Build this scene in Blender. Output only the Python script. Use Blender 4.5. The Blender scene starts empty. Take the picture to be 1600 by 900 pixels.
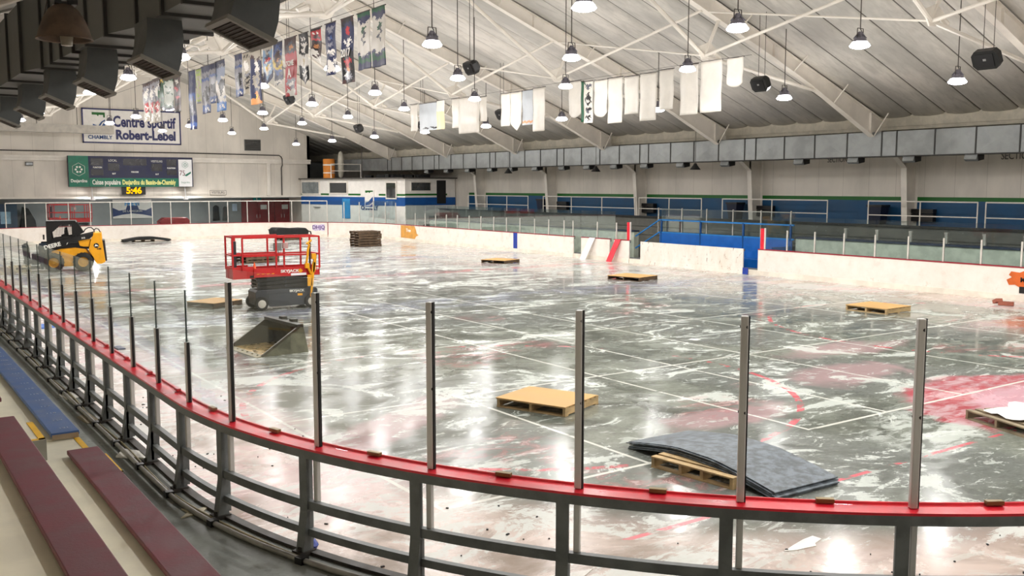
import bpy, math, random
from mathutils import Vector, Matrix
S = bpy.context.scene
C = S.collection
R = math.radians
random.seed(7)

# ------------------------------------------------------------------ camera, world, exposure
cam = bpy.data.objects.new('camera', bpy.data.cameras.new('camera'))
C.objects.link(cam)
cam.data.sensor_width = 36
cam.data.lens = 1480 / 1600 * 36
cam.data.clip_end = 300
cam.location = (0, 0, 3.44)
cam.rotation_euler = (R(90) - math.atan(158.5 / 1480), 0, R(-34.8))
S.camera = cam
S.view_settings.view_transform = 'Standard'
S.view_settings.look = 'None'
S.view_settings.gamma = 1
S.view_settings.use_curve_mapping = False
S.view_settings.exposure = 0.46
S.cycles.max_bounces = 10
S.cycles.diffuse_bounces = 5
S.cycles.transparent_max_bounces = 24
S.cycles.sample_clamp_indirect = 6
W = bpy.data.worlds.new('world')
S.world = W
W.use_nodes = True
W.node_tree.nodes['Background'].inputs[0].default_value = (0.5, 0.55, 0.6, 1)
W.node_tree.nodes['Background'].inputs[1].default_value = 0.05
LAMP_W = 265.0        # watts of each high-bay lamp's downward beam
GLOW_W = 68.0         # watts its lens gives off all round
LAMP_COL = (1.0, 0.965, 0.925)

# ------------------------------------------------------------------ node helpers
class NT:
    def __init__(s, m):
        m.use_nodes = True
        s.t = m.node_tree
        s.t.nodes.clear()
        s.out = s.t.nodes.new('ShaderNodeOutputMaterial')
    def n(s, typ, **kw):
        x = s.t.nodes.new(typ)
        for k, v in kw.items():
            setattr(x, k, v)
        return x
    def put(s, sock, v):
        if isinstance(v, bpy.types.NodeSocket):
            s.t.links.new(v, sock)
        else:
            sock.default_value = v
    def math(s, op, a, b=0.0, c=0.0, clamp=False):
        x = s.n('ShaderNodeMath', operation=op)
        x.use_clamp = clamp
        s.put(x.inputs[0], a); s.put(x.inputs[1], b)
        if op in ('MULTIPLY_ADD', 'SMOOTH_MIN', 'COMPARE'):
            s.put(x.inputs[2], c)
        return x.outputs[0]
    def mr(s, v, a, b, c=0.0, d=1.0, smooth=True):
        x = s.n('ShaderNodeMapRange')
        x.interpolation_type = 'SMOOTHSTEP' if smooth else 'LINEAR'
        s.put(x.inputs[0], v)
        for i, q in enumerate((a, b, c, d)):
            s.put(x.inputs[i + 1], q)
        return x.outputs[0]
    def mix(s, f, a, b, mode='MIX'):
        x = s.n('ShaderNodeMix', data_type='RGBA', blend_type=mode)
        s.put(x.inputs[0], f); s.put(x.inputs[6], a); s.put(x.inputs[7], b)
        return x.outputs[2]
    def noise(s, vec, scale, detail=4, rough=.55, dist=0.0, stretch=None, off=(0, 0, 0), rot=0):
        mp = s.n('ShaderNodeMapping')
        s.put(mp.inputs[0], vec)
        mp.inputs[1].default_value = off
        mp.inputs[2].default_value = (0, 0, rot)
        if stretch: mp.inputs[3].default_value = stretch
        x = s.n('ShaderNodeTexNoise')
        s.t.links.new(mp.outputs[0], x.inputs['Vector'])
        x.inputs['Scale'].default_value = scale
        x.inputs['Detail'].default_value = detail
        x.inputs['Roughness'].default_value = rough
        x.inputs['Distortion'].default_value = dist
        return x.outputs[0]
    def pos(s):
        return s.n('ShaderNodeNewGeometry').outputs['Position']
    def bsdf(s, col, rough=.5, metal=0.0, spec=.5, bump=None, bstr=.2, bdist=.02, coat=0.0):
        b = s.n('ShaderNodeBsdfPrincipled')
        s.put(b.inputs['Base Color'], col)
        s.put(b.inputs['Roughness'], rough)
        s.put(b.inputs['Metallic'], metal)
        s.put(b.inputs['Specular IOR Level'], spec)
        s.put(b.inputs['Coat Weight'], coat)
        if bump is not None:
            k = s.n('ShaderNodeBump')
            k.inputs['Strength'].default_value = bstr
            k.inputs['Distance'].default_value = bdist
            s.t.links.new(bump, k.inputs['Height'])
            s.t.links.new(k.outputs[0], b.inputs['Normal'])
        s.t.links.new(b.outputs[0], s.out.inputs[0])
        return b

def rgb(h):
    """sRGB 0-255 triple to linear rgba"""
    f = lambda c: (c / 255) / 12.92 if c / 255 <= .04045 else (((c / 255) + .055) / 1.055) ** 2.4
    return (f(h[0]), f(h[1]), f(h[2]), 1)

_m = {}
def mat(name, col, rough=.5, metal=0.0, spec=.5, var=.12, vs=3.0, bump=.15, col2=None, stretch=None):
    if name in _m: return _m[name]
    m = bpy.data.materials.new(name)
    t = NT(m)
    p = t.pos()
    nz = t.noise(p, vs, 5, .6, stretch=stretch)
    c = rgb(col)
    lo = tuple(x * (1 - var) for x in c[:3]) + (1,)
    hi = rgb(col2) if col2 else tuple(min(1, x * (1 + var)) for x in c[:3]) + (1,)
    f = t.mr(nz, .35, .65)
    fine = t.noise(p, vs * 14, 3, .6, stretch=stretch)
    t.bsdf(t.mix(f, lo, hi), t.mr(nz, .3, .7, max(rough - .08, .03), min(rough + .08, 1)), metal, spec, fine, bump, .004)
    m.diffuse_color = c
    _m[name] = m
    return m

def emis(name, col, strength):
    if name in _m: return _m[name]
    m = bpy.data.materials.new(name)
    t = NT(m)
    e = t.n('ShaderNodeEmission')
    e.inputs[0].default_value = rgb(col); e.inputs[1].default_value = strength
    t.t.links.new(e.outputs[0], t.out.inputs[0])
    m.cycles.emission_sampling = 'NONE'
    _m[name] = m
    return m

def glassmat(name, tint, refl=1.0, dirt=.05):
    if name in _m: return _m[name]
    m = bpy.data.materials.new(name)
    t = NT(m)
    tr = t.n('ShaderNodeBsdfTransparent'); tr.inputs[0].default_value = tint
    gl = t.n('ShaderNodeBsdfGlossy'); gl.inputs[1].default_value = .03
    gl.inputs[0].default_value = (.9, .95, .95, 1)
    df = t.n('ShaderNodeBsdfDiffuse'); df.inputs[0].default_value = (.35, .42, .42, 1)
    fr = t.n('ShaderNodeFresnel'); fr.inputs[0].default_value = 1.45
    mx = t.n('ShaderNodeMixShader'); mx2 = t.n('ShaderNodeMixShader')
    t.put(mx.inputs[0], t.math('MULTIPLY', fr.outputs[0], refl, clamp=True))
    t.t.links.new(tr.outputs[0], mx.inputs[1]); t.t.links.new(gl.outputs[0], mx.inputs[2])
    nz = t.noise(t.pos(), 1.5, 4)
    t.put(mx2.inputs[0], t.math('MULTIPLY', t.mr(nz, .3, .7), dirt))
    t.t.links.new(mx.outputs[0], mx2.inputs[1]); t.t.links.new(df.outputs[0], mx2.inputs[2])
    t.t.links.new(mx2.outputs[0], t.out.inputs[0])
    _m[name] = m
    return m

# ------------------------------------------------------------------ mesh helpers
class MB:
    def __init__(s):
        s.v = []; s.f = []; s.m = []
    def add(s, vs, fs, mi=0):
        o = len(s.v)
        s.v += [tuple(p) for p in vs]
        s.f += [tuple(i + o for i in f) for f in fs]
        s.m += [mi] * len(fs)
        return s
    def hexa(s, p, mi=0):
        return s.add(p, [(3, 2, 1, 0), (4, 5, 6, 7), (0, 1, 5, 4), (1, 2, 6, 5), (2, 3, 7, 6), (3, 0, 4, 7)], mi)
    def box(s, c, d, mi=0, rz=0, ry=0, rx=0):
        x, y, z = d[0] / 2, d[1] / 2, d[2] / 2
        p = [Vector(q) for q in ((-x, -y, -z), (x, -y, -z), (x, y, -z), (-x, y, -z), (-x, -y, z), (x, -y, z), (x, y, z), (-x, y, z))]
        M = Matrix.Rotation(rz, 3, 'Z') @ Matrix.Rotation(ry, 3, 'Y') @ Matrix.Rotation(rx, 3, 'X')
        return s.hexa([M @ q + Vector(c) for q in p], mi)
    def span(s, a, b, mi=0):
        return s.box([(a[i] + b[i]) / 2 for i in range(3)], [abs(b[i] - a[i]) for i in range(3)], mi)
    def beam(s, p0, p1, w, h, mi=0, up=(0, 0, 1)):
        p0, p1 = Vector(p0), Vector(p1)
        d = (p1 - p0).normalized()
        u = Vector(up)
        if abs(d.dot(u)) > .98: u = Vector((1, 0, 0))
        a = d.cross(u).normalized() * w / 2
        b = a.cross(d).normalized() * h / 2
        return s.hexa([p0 - a - b, p0 + a - b, p1 + a - b, p1 - a - b, p0 - a + b, p0 + a + b, p1 + a + b, p1 - a + b], mi)
    def path(s, pts, r, n=8, mi=0, cap=True, r1=None):
        pts = [Vector(p) for p in pts]
        k = len(pts)
        vs = []
        ref = Vector((0, 0, 1))
        for i, p in enumerate(pts):
            d = (pts[min(i + 1, k - 1)] - pts[max(i - 1, 0)]).normalized()
            if abs(d.dot(ref)) > .95: rr = Vector((1, 0, 0))
            else: rr = ref
            a = d.cross(rr).normalized(); b = a.cross(d).normalized()
            q = r if r1 is None else r + (r1 - r) * i / (k - 1)
            for j in range(n):
                t = 2 * math.pi * j / n
                vs.append(p + a * q * math.cos(t) + b * q * math.sin(t))
        fs = [(i * n + j, i * n + (j + 1) % n, (i + 1) * n + (j + 1) % n, (i + 1) * n + j) for i in range(k - 1) for j in range(n)]
        if cap:
            fs += [tuple(range(n))[::-1], tuple((k - 1) * n + j for j in range(n))]
        return s.add(vs, fs, mi)
    def prism(s, poly, axis, a0, a1, mi=0):
        """poly in the plane across axis: 'y' -> (x,z), 'x' -> (y,z), 'z' -> (x,y)"""
        n = len(poly)
        f = {'y': lambda p, a: (p[0], a, p[1]), 'x': lambda p, a: (a, p[0], p[1]), 'z': lambda p, a: (p[0], p[1], a)}[axis]
        vs = [f(p, a0) for p in poly] + [f(p, a1) for p in poly]
        fs = [tuple(range(n))[::-1], tuple(range(n, 2 * n))] + [(i, (i + 1) % n, n + (i + 1) % n, n + i) for i in range(n)]
        return s.add(vs, fs, mi)
    def lathe(s, prof, c=(0, 0, 0), n=20, mi=0, axis='z'):
        vs = []
        for r, z in prof:
            for j in range(n):
                t = 2 * math.pi * j / n
                q = (r * math.cos(t), r * math.sin(t), z)
                if axis == 'y': q = (q[0], q[2], q[1])
                if axis == 'x': q = (q[2], q[0], q[1])
                vs.append((q[0] + c[0], q[1] + c[1], q[2] + c[2]))
        k = len(prof)
        fs = [(i * n + j, i * n + (j + 1) % n, (i + 1) * n + (j + 1) % n, (i + 1) * n + j) for i in range(k - 1) for j in range(n)]
        return s.add(vs, fs, mi)
    def sweep(s, pts, prof, mi=0, closed=False):
        """pts: list of (x,y,nx,ny); prof: closed list of (offset,z)"""
        n = len(prof); vs = []
        for x, y, nx, ny in pts:
            for o, z in prof: vs.append((x + nx * o, y + ny * o, z))
        k = len(pts)
        fs = [(i * n + j, i * n + (j + 1) % n, (i + 1) * n + (j + 1) % n, (i + 1) * n + j) for i in range(k - 1) for j in range(n)]
        fs += [tuple(range(n))[::-1], tuple((k - 1) * n + j for j in range(n))]
        return s.add(vs, fs, mi)
    def make(s, name, mats, smooth=0, loc=None):
        me = bpy.data.meshes.new(name)
        vs = s.v
        if loc is not None:
            vs = [(p[0] - loc[0], p[1] - loc[1], p[2] - loc[2]) for p in vs]
        me.from_pydata(vs, [], s.f)
        if not isinstance(mats, (list, tuple)): mats = [mats]
        for m in mats: me.materials.append(m)
        me.polygons.foreach_set('material_index', s.m)
        me.update()
        import bmesh
        bm = bmesh.new(); bm.from_mesh(me)
        bmesh.ops.recalc_face_normals(bm, faces=bm.faces)
        bm.to_mesh(me); bm.free()
        if smooth:
            me.shade_smooth(); me.set_sharp_from_angle(angle=R(smooth))
        o = bpy.data.objects.new(name, me)
        C.objects.link(o)
        if loc is not None: o.location = loc
        return o

def base_of(mb):
    xs = [p[0] for p in mb.v]; ys = [p[1] for p in mb.v]; zs = [p[2] for p in mb.v]
    return ((min(xs) + max(xs)) / 2, (min(ys) + max(ys)) / 2, min(zs))

def tag(o, label, cat, group=None):
    o['label'] = label; o['category'] = cat
    if group: o['group'] = group
    return o
def thing(name, label, cat, loc=(0, 0, 0), rz=0, group=None):
    o = bpy.data.objects.new(name, None)
    C.objects.link(o)
    o.empty_display_size = .2
    o.location = loc; o.rotation_euler = (0, 0, rz)
    return tag(o, label, cat, group)
def part(name, mb, mats, parent, smooth=0, label=None):
    o = mb.make(name, mats, smooth)
    o.parent = parent
    if label: o['label'] = label
    return o
def solo(name, mb, mats, label, cat, group=None, smooth=0):
    o = mb.make(name, mats, smooth, loc=base_of(mb))
    return tag(o, label, cat, group)
def struct(name, mb, mats, smooth=0, label=None):
    o = mb.make(name, mats, smooth)
    o['kind'] = 'structure'
    if label: o['label'] = label
    return o
def copy_tree(o, parent=None):
    c = o.copy(); C.objects.link(c)
    if parent is not None: c.parent = parent
    for ch in [q for q in o.children]: copy_tree(ch, c)
    return c
def bevel(o, w=.006, seg=2):
    b = o.modifiers.new('bevel', 'BEVEL'); b.width = w; b.segments = seg; b.limit_method = 'ANGLE'
    return o
def text(name, body, size, loc, rot, m, parent=None, ext=.004, align='CENTER', sx=1.0, bold=0.0, shear=0, width=None):
    cu = bpy.data.curves.new(name, 'FONT')
    cu.body = body; cu.size = size; cu.extrude = ext; cu.align_x = align; cu.align_y = 'CENTER'; cu.offset = bold; cu.shear = shear
    cu.resolution_u = 3
    tmp = bpy.data.objects.new(name + '_tmp', cu)
    C.objects.link(tmp)
    dg = bpy.context.evaluated_depsgraph_get(); dg.update()
    me = bpy.data.meshes.new_from_object(tmp.evaluated_get(dg))
    bpy.data.objects.remove(tmp)
    me.materials.clear(); me.materials.append(m)
    o = bpy.data.objects.new(name, me)
    C.objects.link(o)
    if width:
        xs_ = [v.co.x for v in me.vertices]; c_ = (max(xs_) + min(xs_)) / 2; sx = width / (max(xs_) - min(xs_))
        for v in me.vertices: v.co.x -= c_
    o.location = loc; o.rotation_euler = rot; o.scale = (sx, 1, 1)
    if parent is not None: o.parent = parent
    return o
FACE_S = (R(90), 0, 0)              # reads when looking along +Y
FACE_W = (R(90), 0, R(-90))         # reads when looking along +X

ORD = ('first second third fourth fifth sixth seventh eighth ninth tenth eleventh twelfth thirteenth fourteenth fifteenth '
       'sixteenth seventeenth eighteenth nineteenth twentieth twenty-first twenty-second twenty-third twenty-fourth twenty-fifth '
       'twenty-sixth twenty-seventh twenty-eighth twenty-ninth thirtieth thirty-first thirty-second thirty-third thirty-fourth '
       'thirty-fifth thirty-sixth thirty-seventh thirty-eighth thirty-ninth fortieth').split()

# ------------------------------------------------------------------ materials
white_paint = mat('white steel paint', (226, 220, 210), .45, var=.06, vs=1.5)
wall_white = mat('white wall panel', (222, 214, 203), .6, var=.05, vs=.6)
wall_grey = mat('grey painted block', (150, 154, 154), .6, var=.08, vs=.8)
galv = mat('galvanised sheet', (140, 144, 144), .42, metal=.4, var=.16, vs=1.2)
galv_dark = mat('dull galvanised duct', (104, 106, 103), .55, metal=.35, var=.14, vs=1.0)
seam_dark = mat('dark duct flange', (52, 52, 50), .6)
alu = mat('brushed aluminium post', (204, 203, 200), .42, metal=.3, var=.12, vs=5, stretch=(1, 1, .15))
steel_frame = mat('grey steel frame', (108, 112, 112), .48, metal=.25, var=.2, vs=4)
gasket = mat('black rubber gasket', (22, 23, 24), .6)
red_rail = mat('red cap rail', (226, 30, 52), .35, var=.14, vs=3, bump=.3)
far_red = mat('red cap of far boards', (150, 30, 48), .5)
maroon = mat('maroon bench paint', (108, 48, 58), .55, var=.16, vs=2.5, bump=.3)
conc_cream = mat('cream painted concrete', (226, 220, 200), .6, var=.06, vs=2)
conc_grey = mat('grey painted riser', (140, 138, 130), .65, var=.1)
yellow_edge = mat('yellow edge paint', (240, 186, 34), .55, var=.1)
blue_bench = mat('blue bench paint', (58, 92, 148), .5, var=.1, vs=3)
walk_floor = mat('dark grey rubber walkway', (104, 108, 104), .5, var=.22, vs=1.6, bump=.4)
board_kick = mat('yellowed kick plate', (228, 220, 206), .5, var=.1, vs=2)
black_pl = mat('black plastic', (18, 18, 19), .45)
black_rub = mat('black rubber', (26, 27, 28), .75, bump=.4)
white_pl = mat('white sheet plastic', (236, 232, 226), .4, var=.04)
bright_white = mat('bright white film', (245, 246, 248), .4, var=.03)
navy = mat('navy paint', (28, 32, 92), .45)
blue_pt = mat('blue wall paint', (0, 78, 150), .5, var=.08)
green_pt = mat('green wall paint', (10, 98, 22), .5, var=.06)
blue_steel = mat('bright blue steel', (20, 118, 190), .4, var=.08)
blue_panel = mat('bright blue panel', (0, 92, 176), .4, var=.08)
wood = mat('pallet wood', (188, 160, 116), .75, var=.2, vs=4, bump=.5, stretch=(1, 1, 3))
wood_dark = mat('weathered pallet wood', (92, 74, 56), .8, var=.3, vs=5, bump=.5)
cardboard = mat('tan cardboard sheet', (202, 160, 102), .7, var=.05, vs=1.2)
yellow_m = mat('machine yellow paint', (238, 166, 16), .4, var=.06)
red_m = mat('machine red paint', (196, 28, 30), .4, var=.08)
dkgrey_m = mat('charcoal machine paint', (52, 56, 62), .5)
black_m = mat('black machine paint', (20, 20, 21), .4)
tyre = mat('black tyre rubber', (30, 30, 30), .8, bump=.6)
rim_grey = mat('pale wheel rim', (196, 192, 180), .5)
brown_rust = mat('rusted brown enamel', (92, 74, 58), .6, var=.3, vs=6)
lamp_grey = mat('lamp housing grey', (120, 118, 128), .4, metal=.5)
rod_dark = mat('dark hanging rod', (70, 64, 58), .5)
orange_lit = mat('orange-lit', (218, 134, 48), .6, var=.1)  # orange light on the roof tank, put into its base colour
glow = emis('lamp lens glow', (250, 246, 255), 14)
glow_or = emis('orange numerals', (255, 178, 10), 1.3)
glow_red = emis('orange red rim of numerals', (230, 60, 0), 1.2)
glass_clear = glassmat('clear rink glass', (.985, .992, .988, 1), .12, .01)
glass_green = glassmat('green tinted rink glass', (.88, .925, .93, 1), .4, .012)
glass_near = glassmat('thin tinted rink glass', (.945, .965, .975, 1), .22, .006)
glass_edge = mat('dark green glass edge', (40, 58, 56), .3)
dark_glass = mat('dark window glass', (40, 44, 48), .12, spec=.8, var=.2)
grey_glass = mat('pale grey window glass', (120, 128, 130), .12, spec=.8, var=.2)
paper_w = mat('white paper', (232, 230, 224), .7)
steel_bucket = mat('worn steel bucket', (84, 76, 58), .4, metal=.5, var=.35, vs=5, col2=(60, 56, 46))
bucket_in = mat('polished ochre bucket floor', (168, 140, 84), .3, metal=.5, var=.3, vs=5)
bucket_gr = mat('green grey bucket side', (92, 92, 72), .5, metal=.2, var=.3, vs=6)
mat_blue = mat('dark slate rubber matting', (78, 88, 98), .45, var=.4, vs=9, bump=.5, col2=(116, 126, 136))

def board_mat():
    m = bpy.data.materials.new('scuffed white boards'); t = NT(m); p = t.pos()
    sp = t.n('ShaderNodeSeparateXYZ'); t.put(sp.inputs[0], p)
    n1 = t.noise(p, 2.2, 6, .65)
    n2 = t.noise(p, 9, 5, .7, .5)
    low = t.mr(sp.outputs[2], .55, .05)
    dirt = t.math('MULTIPLY', t.mr(t.math('MULTIPLY', n2, n1), .30, .42), low)
    base = t.mix(t.mr(n1, .3, .7), rgb((232, 224, 214)), rgb((240, 234, 226)))
    c = t.mix(t.math('MULTIPLY', dirt, .55), base, rgb((176, 148, 112)))
    t.bsdf(c, t.mr(n1, .3, .7, .25, .4), 0, .5, n2, .05, .003)
    return m
boards_white = board_mat()
def stained_mat():
    m = bpy.data.materials.new('rust stained white boards'); t = NT(m); p = t.pos()
    sp = t.n('ShaderNodeSeparateXYZ'); t.put(sp.inputs[0], p)
    n1 = t.noise(p, 1.6, 6, .65, stretch=(1, 1, .5))
    n2 = t.noise(p, 6, 6, .75, .6, stretch=(1, 1, .6))
    base = t.mix(t.mr(n1, .3, .7), rgb((226, 218, 206)), rgb((240, 235, 228)))
    c = t.mix(t.mr(n2, .56, .72), base, rgb((160, 136, 110)))
    c = t.mix(t.mr(t.math('MULTIPLY', n1, n2), .33, .38), c, rgb((120, 84, 56)))
    t.bsdf(c, .4, 0, .5)
    return m
boards_stained = stained_mat()

# ------------------------------------------------------------------ rink perimeter
X0, X1, Y0, Y1, RR = 2.9, 28.8, 2.12, 63.12, 8.48
AQ = RR * math.pi / 2
LX = X1 - X0 - 2 * RR; LY = Y1 - Y0 - 2 * RR
TOT = 4 * AQ + 2 * LX + 2 * LY
def perim(s):
    """s=0 at (X0, Y0+RR), going counter-clockwise: near-left corner, near end, near-right, right side, far-right, far end, far-left, left side"""
    s %= TOT
    def arc(cx, cy, a0, u):
        a = a0 + u / RR
        return cx + RR * math.cos(a), cy + RR * math.sin(a), math.cos(a), math.sin(a)
    if s < AQ: return arc(X0 + RR, Y0 + RR, math.pi, s)
    s -= AQ
    if s < LX: return X0 + RR + s, Y0, 0, -1
    s -= LX
    if s < AQ: return arc(X1 - RR, Y0 + RR, -math.pi / 2, s)
    s -= AQ
    if s < LY: return X1, Y0 + RR + s, 1, 0
    s -= LY
    if s < AQ: return arc(X1 - RR, Y1 - RR, 0, s)
    s -= AQ
    if s < LX: return X1 - RR - s, Y1, 0, 1
    s -= LX
    if s < AQ: return arc(X0 + RR, Y1 - RR, math.pi / 2, s)
    s -= AQ
    return X0, Y1 - RR - s, -1, 0
S_RIGHT = 2 * AQ + LX                # s at (X1, Y0+RR)
S_FARC = S_RIGHT + LY                # start of far right corner
S_FAR = S_FARC + AQ                  # start of far end
S_FARL = S_FAR + LX
def s_y(y): return S_RIGHT + y - (Y0 + RR)
def run(s0, s1, step=.3):
    n = max(1, int(math.ceil((s1 - s0) / step)))
    return [perim(s0 + (s1 - s0) * i / n) for i in range(n + 1)]

# ------------------------------------------------------------------ FLOOR (rink slab)
def floor_mat():
    m = bpy.data.materials.new('bare rink slab with melted ice and paint'); t = NT(m); p = t.pos()
    sp = t.n('ShaderNodeSeparateXYZ'); t.put(sp.inputs[0], p)
    x, y = sp.outputs[0], sp.outputs[1]
    n_big = t.noise(p, .22, 3, .5, .3)
    n_mid = t.noise(p, .8, 6, .62, .8, off=(3, 7, 0))
    n_fro = t.noise(p, .55, 9, .68, 1.1, stretch=(1.0, 1.5, 1), off=(11, 2, 0), rot=R(20))
    n_fro2 = t.noise(p, 1.9, 8, .7, .8, stretch=(1.0, 2.0, 1), off=(1, 9, 0), rot=R(25))
    n_fin = t.noise(p, 14, 5, .7)
    # distance inside the boards (rounded rectangle)
    ax = t.math('SUBTRACT', t.math('ABSOLUTE', t.math('SUBTRACT', x, (X0 + X1) / 2)), (X1 - X0) / 2 - RR)
    ay = t.math('SUBTRACT', t.math('ABSOLUTE', t.math('SUBTRACT', y, (Y0 + Y1) / 2)), (Y1 - Y0) / 2 - RR)
    mx, my = t.math('MAXIMUM', ax, 0), t.math('MAXIMUM', ay, 0)
    dist = t.math('SQRT', t.math('ADD', t.math('MULTIPLY', mx, mx), t.math('MULTIPLY', my, my)))
    inner = t.math('MINIMUM', t.math('MAXIMUM', ax, ay), 0)
    edge = t.math('SUBTRACT', RR, t.math('ADD', dist, inner))          # metres from the boards
    base = t.mix(t.mr(n_mid, .35, .66), rgb((92, 96, 89)), rgb((146, 151, 141)))
    base = t.mix(t.mr(n_big, .42, .6), base, rgb((118, 122, 118)))
    n_spk = t.noise(p, 5.5, 8, .78, .6, stretch=(1, 1.8, 1), off=(2, 4, 0), rot=R(20))
    base = t.mix(t.math('MULTIPLY', t.mr(n_fin, .45, .7), .3), base, rgb((66, 66, 58)))
    base = t.mix(t.math('MULTIPLY', t.mr(n_spk, .52, .68), .42), base, rgb((84, 87, 80)))
    base = t.mix(t.math('MULTIPLY', t.mr(n_spk, .46, .34), .45), base, rgb((182, 186, 178)))
    # towards the far end the slab is paler, with lilac and pink left in it
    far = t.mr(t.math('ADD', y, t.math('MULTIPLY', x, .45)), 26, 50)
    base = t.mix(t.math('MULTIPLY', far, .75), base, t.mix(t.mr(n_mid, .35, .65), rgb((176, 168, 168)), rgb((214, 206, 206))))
    # the strip beside the near boards: beige and pink
    eb = t.mr(t.math('ADD', edge, t.math('MULTIPLY', n_mid, 1.6)), 3.5, 2.6)
    beige = t.mix(t.mr(n_mid, .36, .62), rgb((150, 134, 120)), rgb((206, 188, 178)))
    beige = t.mix(t.mr(n_big, .42, .58), beige, rgb((214, 190, 190)))
    base = t.mix(eb, base, beige)
    # pink haze
    def blob(cx, cy, rx, ry, rot=0.0):
        dx = t.math('SUBTRACT', x, cx); dy = t.math('SUBTRACT', y, cy)
        c_, s_ = math.cos(rot), math.sin(rot)
        u = t.math('ADD', t.math('MULTIPLY', dx, c_ / rx), t.math('MULTIPLY', dy, s_ / rx))
        v = t.math('ADD', t.math('MULTIPLY', dx, -s_ / ry), t.math('MULTIPLY', dy, c_ / ry))
        d = t.math('SQRT', t.math('ADD', t.math('MULTIPLY', u, u), t.math('MULTIPLY', v, v)))
        d = t.math('ADD', d, t.math('MULTIPLY', t.math('SUBTRACT', n_mid, .5), 1.6))
        return t.mr(d, 1.1, .55)
    pink = rgb((206, 164, 170))
    for b in ((15.0, 10.6, 1.6, .8), (6.2, 12.0, 2.6, .5, .6), (10.8, 9.6, 1.6, .5), (17.2, 12.4, 2.0, .7), (24.5, 12.3, 2.5, .9)):
        base = t.mix(t.math('MULTIPLY', blob(*b), .5), base, pink)
    base = t.mix(t.math('MULTIPLY', blob(24.8, 12.2, 1.6, .8), .8), base, rgb((168, 112, 88)))
    # white frost
    thr = t.math('ADD', t.math('MULTIPLY', far, .055), t.math('MULTIPLY', eb, .035))
    f1 = t.math('MULTIPLY', t.mr(t.math('ADD', t.math('ADD', n_fro, thr), t.math('MULTIPLY', t.math('SUBTRACT', n_spk, .5), .22)), .56, .585), 1.0)
    f2 = t.math('MULTIPLY', t.mr(t.math('ADD', n_fro2, thr), .575, .605), t.mr(n_big, .32, .5))
    fro = t.math('MAXIMUM', t.math('MULTIPLY', f1, t.mr(n_fin, .2, .6, .65, 1.0)), t.math('MULTIPLY', f2, .85))
    sweepy = blob(13.0, 7.6, 2.6, .8, .35)
    fro = t.math('MAXIMUM', fro, t.math('MULTIPLY', sweepy, t.mr(n_fro2, .42, .56)))
    base = t.mix(t.math('MULTIPLY', fro, .8), base, rgb((206, 212, 206)))
    # painted markings
    wear = t.mr(n_mid, .38, .5)
    def between(v, a, b): return t.math('MULTIPLY', t.math('GREATER_THAN', v, a), t.math('LESS_THAN', v, b))
    def near(v, c, w): return t.math('LESS_THAN', t.math('ABSOLUTE', t.math('SUBTRACT', v, c)), w)
    red = rgb((204, 44, 62))
    # goal crease
    cr = t.math('SQRT', t.math('ADD', t.math('POWER', t.math('SUBTRACT', x, 15.6), 2), t.math('POWER', t.math('SUBTRACT', y, 6.85), 2)))
    crn = t.math('ADD', cr, t.math('MULTIPLY', t.math('SUBTRACT', n_mid, .5), 1.4))
    cmask = t.math('MULTIPLY', t.mr(crn, 2.75, 2.45), t.math('GREATER_THAN', y, 6.8))
    cmask2 = t.math('MULTIPLY', t.mr(crn, 1.75, 1.3), t.math('GREATER_THAN', y, 6.8))
    base = t.mix(t.math('MULTIPLY', cmask, .85), base, t.mix(t.mr(n_fro2, .4, .62), rgb((188, 70, 84)), rgb((206, 160, 168))))
    base = t.mix(t.math('MULTIPLY', cmask2, .8), base, rgb((212, 170, 182)))
    # face-off circles
    for cx, cy in ((9.15, 12.9), (22.55, 12.9)):
        rr = t.math('SQRT', t.math('ADD', t.math('POWER', t.math('SUBTRACT', x, cx), 2), t.math('POWER', t.math('SUBTRACT', y, cy), 2)))
        base = t.mix(t.math('MULTIPLY', near(rr, 4.55, .055), t.math('MULTIPLY', t.mr(n_fro, .47, .52), t.mr(n_fro2, .44, .52))), base, rgb((200, 78, 90)))
    # goal line, red line, blue lines
    base = t.mix(t.math('MULTIPLY', near(y, 6.72, .035), t.math('MULTIPLY', t.mr(n_fro, .50, .53), .85)), base, rgb((222, 84, 100)))
    rl = t.math('MULTIPLY', near(y, 33.0, .45), t.mr(n_mid, .46, .56))
    base = t.mix(t.math('MULTIPLY', rl, .6), base, rgb((196, 84, 96)))
    for by in (24.2, 40.6):
        bl = t.math('MULTIPLY', t.mr(t.math('ABSOLUTE', t.math('SUBTRACT', y, by)), 1.6, .5), t.mr(n_mid, .42, .56))
        base = t.mix(t.math('MULTIPLY', bl, .45), base, rgb((112, 118, 150)))
    dots = t.math('MULTIPLY', t.mr(t.noise(p, .33, 2, .4, off=(40, 3, 0)), .62, .68), t.mr(n_fro2, .46, .6))
    base = t.mix(t.math('MULTIPLY', dots, .35), base, rgb((196, 90, 100)))
    # white grid lines of the slab joints
    wl = None
    for xc, a, b in ((5.0, 8.4, 30), (8.0, 8.5, 13.3), (11.0, 8.4, 30), (12.87, 8.4, 26), (15.0, 8.4, 30), (17.9, 7.5, 22), (22.2, 8, 22)):
        q = t.math('MULTIPLY', near(x, xc, .028), between(y, a, b))
        wl = q if wl is None else t.math('MAXIMUM', wl, q)
    for yc, a, b in ((8.5, 5.0, 9.2), (8.42, 11, 21), (13.08, 4.9, 26), (17.42, 3.2, 26), (22.0, 3.2, 20)):
        q = t.math('MULTIPLY', near(y, yc, .03), between(x, a, b))
        wl = t.math('MAXIMUM', wl, q)
    base = t.mix(t.math('MULTIPLY', wl, t.mr(n_fro2, .34, .44)), base, rgb((222, 222, 214)))
    # wet film
    wet = t.mr(n_mid, .38, .62)
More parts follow.
